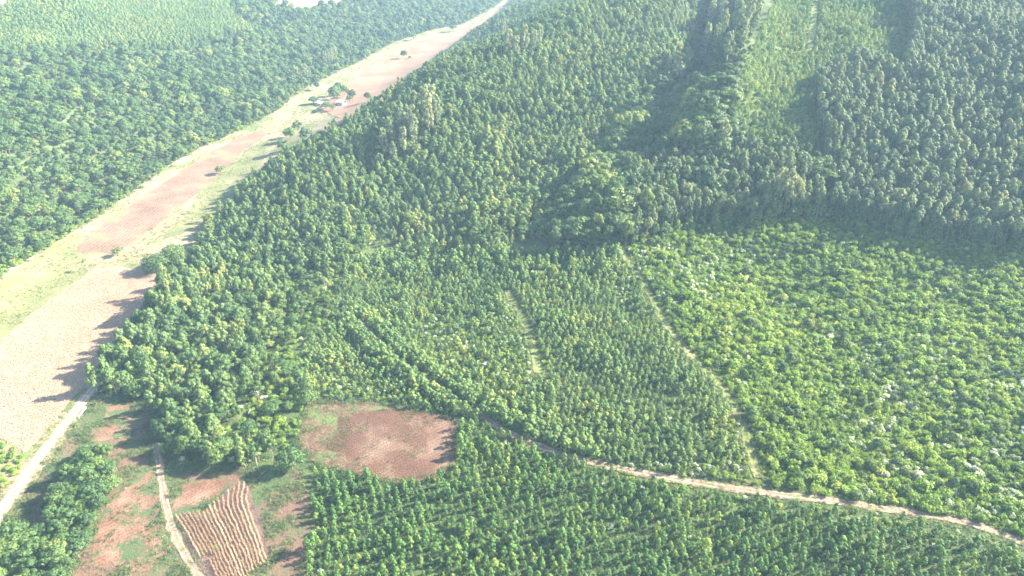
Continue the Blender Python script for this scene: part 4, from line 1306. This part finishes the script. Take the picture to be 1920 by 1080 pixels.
# bushes along field and road edges
ex, ey = [], []
for line, n_, off in ((PW['meadow'], 1400, 2.0), (PW['clear'], 340, 1.1), (PW['pasture'], 260, 1.6)):
    ln_ = np.vstack([line, line[:1]])
    d_ = np.concatenate([[0], np.cumsum(np.hypot(*np.diff(ln_, axis=0).T))])
    s_ = rng.uniform(0, d_[-1], n_)
    ex.append(np.interp(s_, d_, ln_[:, 0]) + rng.normal(size=n_) * off); ey.append(np.interp(s_, d_, ln_[:, 1]) + rng.normal(size=n_) * off)
ex, ey = np.concatenate(ex), np.concatenate(ey)
m = clear_of_ways(ex, ey, 2.2, 3.2, 1, 2) & ~inside(ex, ey, PW['corn'])
ex, ey = ex[m], ey[m]
HEDGE = [tuft_geo(560 + i, 60, 1.5, 1.9, .42, M['grass_leaf'], 'hedge_tuft_%d' % i) for i in range(4)]
scatter('edge_bushes', np.column_stack([ex, ey, terrain(ex, ey)]), spins(len(ex), .08), np.repeat(rnd(len(ex), .5, 1.3)[:, None], 3, 1), rng.integers(0, 4, len(ex)), HEDGE, 'low green bushes growing along the field edges', 'bushes')
# verge between road and crop field, trail and lane borders
vx, vy = [], []
for line, n_, lo_, hi_ in ((ROADC, 900, 2.3, 4.2), (TRAILC, 2400, 1.3, 3.2), (LANEC, 1500, .6, 3.4), (GAPC, 500, .3, 3.0), (TRACKC, 300, 1.0, 2.4)):
    t_ = unit(np.gradient(line, axis=0)); n2 = np.stack([t_[:, 1], -t_[:, 0]], 1)
    i_ = rng.integers(0, len(line), n_); o_ = rng.uniform(lo_, hi_, n_) * np.where(rng.random(n_) < .5, -1, 1)
    p_ = line[i_] + n2[i_] * o_[:, None] + rng.normal(size=(n_, 2)) * .9
    vx.append(p_[:, 0]); vy.append(p_[:, 1])
vx, vy = np.concatenate(vx), np.concatenate(vy)
scatter('verge_grass', np.column_stack([vx, vy, terrain(vx, vy) + .08]), spins(len(vx), .1), np.repeat(rnd(len(vx), .45, 1.15)[:, None], 3, 1), rng.integers(0, 4, len(vx)), [tuft_geo(530 + i, 30, .7, 1.2, .34, M['lane_leaf'], 'verge_tuft_%d' % i) for i in range(4)], 'pale yellow green grass along road, trail and lane', 'grass')
# undergrowth between the plantation trees
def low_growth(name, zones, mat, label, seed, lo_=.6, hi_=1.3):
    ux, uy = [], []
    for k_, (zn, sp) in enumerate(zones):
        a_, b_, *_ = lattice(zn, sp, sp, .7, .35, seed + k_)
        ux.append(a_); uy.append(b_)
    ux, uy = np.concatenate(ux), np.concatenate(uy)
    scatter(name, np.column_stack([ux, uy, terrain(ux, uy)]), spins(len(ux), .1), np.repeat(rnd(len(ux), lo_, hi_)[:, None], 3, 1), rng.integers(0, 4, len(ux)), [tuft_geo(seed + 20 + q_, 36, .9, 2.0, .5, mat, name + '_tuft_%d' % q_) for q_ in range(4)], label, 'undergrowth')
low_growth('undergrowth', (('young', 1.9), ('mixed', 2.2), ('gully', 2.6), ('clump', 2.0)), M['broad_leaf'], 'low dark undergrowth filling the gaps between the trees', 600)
low_growth('creeper_mat', (('scrub', 1.5), ('regrowth', 2.4)), M['shrub_leaf'], 'bright creepers and low scrub matted between the bushes', 640, .7, 1.6)
low_growth('weed_undergrowth', (('sapling', 1.7),), M['grass_leaf'], 'green weeds between the eucalyptus saplings', 680, .6, 1.2)
# grass and weeds on the valley floor
x, y = area_points(PW['meadow'], 2.0)
m = clear_of_ways(x, y, 1, 3, 1, 1)
for k_ in ('corn', 'plough', 'far'):
    m &= ~inside(x, y, PW[k_])
g = fbm(x, y, 30, 51)
m &= rng.random(len(x)) < np.clip(.35 + .45 * g, .05, .9)
x, y = x[m], y[m]
scatter('meadow_grass', np.column_stack([x, y, terrain(x, y) + .08]), spins(len(x), .1), np.repeat(rnd(len(x), .5, 1.3)[:, None], 3, 1), rng.integers(0, 4, len(x)), [tuft_geo(550 + i, 24, .5, 1.8, .5, M['lane_leaf'], 'meadow_tuft_%d' % i) for i in range(4)], 'tufts of pale grass on the valley floor', 'grass')

# ------------------------------------------------------------------ the two small houses
def house(px, L_, W_, H_, rz, label):
    g_ = ground_at([px[0]], [px[1]])[0]
    t_ = empty('house', g_, rz)
    tag(t_, label, 'house', 'small houses in the valley')
    x0, y0 = L_ / 2, W_ / 2
    rh = W_ * .28
    G = Geo()
    v = [(-x0, -y0, -.3), (x0, -y0, -.3), (x0, y0, -.3), (-x0, y0, -.3), (-x0, -y0, H_), (x0, -y0, H_), (x0, y0, H_), (-x0, y0, H_), (-x0, 0, H_ + rh), (x0, 0, H_ + rh)]
    G.add(v, [(0, 1, 5, 4), (2, 3, 7, 6), (1, 2, 6, 9, 5), (3, 0, 4, 8, 7)])
    wl = G.build('wall', [M['white_wall']], t_)
    G = Geo(); e = .55; th = .08
    for sg in (-1, 1):
        k_ = rh / y0
        a = [(-x0 - e, 0, H_ + rh + .04), (x0 + e, 0, H_ + rh + .04), (x0 + e, sg * (y0 + e), H_ - e * k_ + .04), (-x0 - e, sg * (y0 + e), H_ - e * k_ + .04)]
        v = a + [(p[0], p[1], p[2] + th) for p in a]
        f = [(0, 1, 2, 3), (7, 6, 5, 4), (0, 4, 5, 1), (1, 5, 6, 2), (2, 6, 7, 3), (3, 7, 4, 0)]
        G.add(v, f)
    G.build('roof', [M['tin_roof']], t_)
    G = Geo(); G.box((-.45, -y0 - .05, 0), (.45, -y0 + .02, 2.0)); dr = G.build('door', [M['dark_wood']], t_)
    for wx in (-x0 * .6, x0 * .6):
        G = Geo(); G.box((wx - .5, -y0 - .04, 1.0), (wx + .5, -y0 + .02, 2.0)); wd = G.build('window', [M['dark_wood']], t_)
        G = Geo(); G.box((wx - .4, -y0 - .06, 1.1), (wx + .4, -y0 - .041, 1.9)); G.build('pane', [M['dark_glass']], wd)
    return t_
house((601, 197), 6.5, 5.0, 2.7, math.radians(-38), 'small white roofed house among trees, left of the two')
house((642, 196), 7.0, 5.2, 2.7, math.radians(-34), 'small white roofed house in front of tall trees, right of the two')

# white rail at the roadside culvert
g0 = ground_at([148], [784])[0]; g1 = ground_at([162], [766])[0]
t_ = empty('guard_rail', (g0 + g1) / 2)
tag(t_, 'low white rail at the roadside by the culvert', 'guard rail')
mid = (g0 + g1) / 2
for q_ in np.linspace(0, 1, 4):
    p = g0 + (g1 - g0) * q_ - mid
    G = Geo(); G.box((p[0] - .12, p[1] - .12, p[2] - .2), (p[0] + .12, p[1] + .12, p[2] + .95)); G.build('post', [M['white_paint']], t_)
for hz in (.5, .82):
    G = Geo(); G.tube([g0 - mid + np.array([0, 0, hz]), g1 - mid + np.array([0, 0, hz])], [.1, .1], 6); G.build('rail', [M['white_paint']], t_)

# ------------------------------------------------------------------ haze
zs = np.array([v_.co.z for v_ in ground.data.vertices])
top = max(float(zs.max()) + 26, CAM_H + 6)
G = Geo(); G.box((-1700, -300, float(zs.min()) - 1.0), (1700, 3200, top))
hz = G.build('haze', [])
mt, t, out = new_mat('haze')
pv = t.nodes.new('ShaderNodeVolumePrincipled')
pv.inputs['Color'].default_value = (.50, .76, 1.0, 1)
pv.inputs['Density'].default_value = .00012
pv.inputs['Anisotropy'].default_value = 0.0
t.links.new(pv.outputs[0], out.inputs['Volume'])
hz.data.materials.clear(); hz.data.materials.append(mt)
tag(hz, 'pale blue morning haze over the valley', None, None, 'stuff')
print('terrain', zs.min(), zs.max(), 'haze top', top)
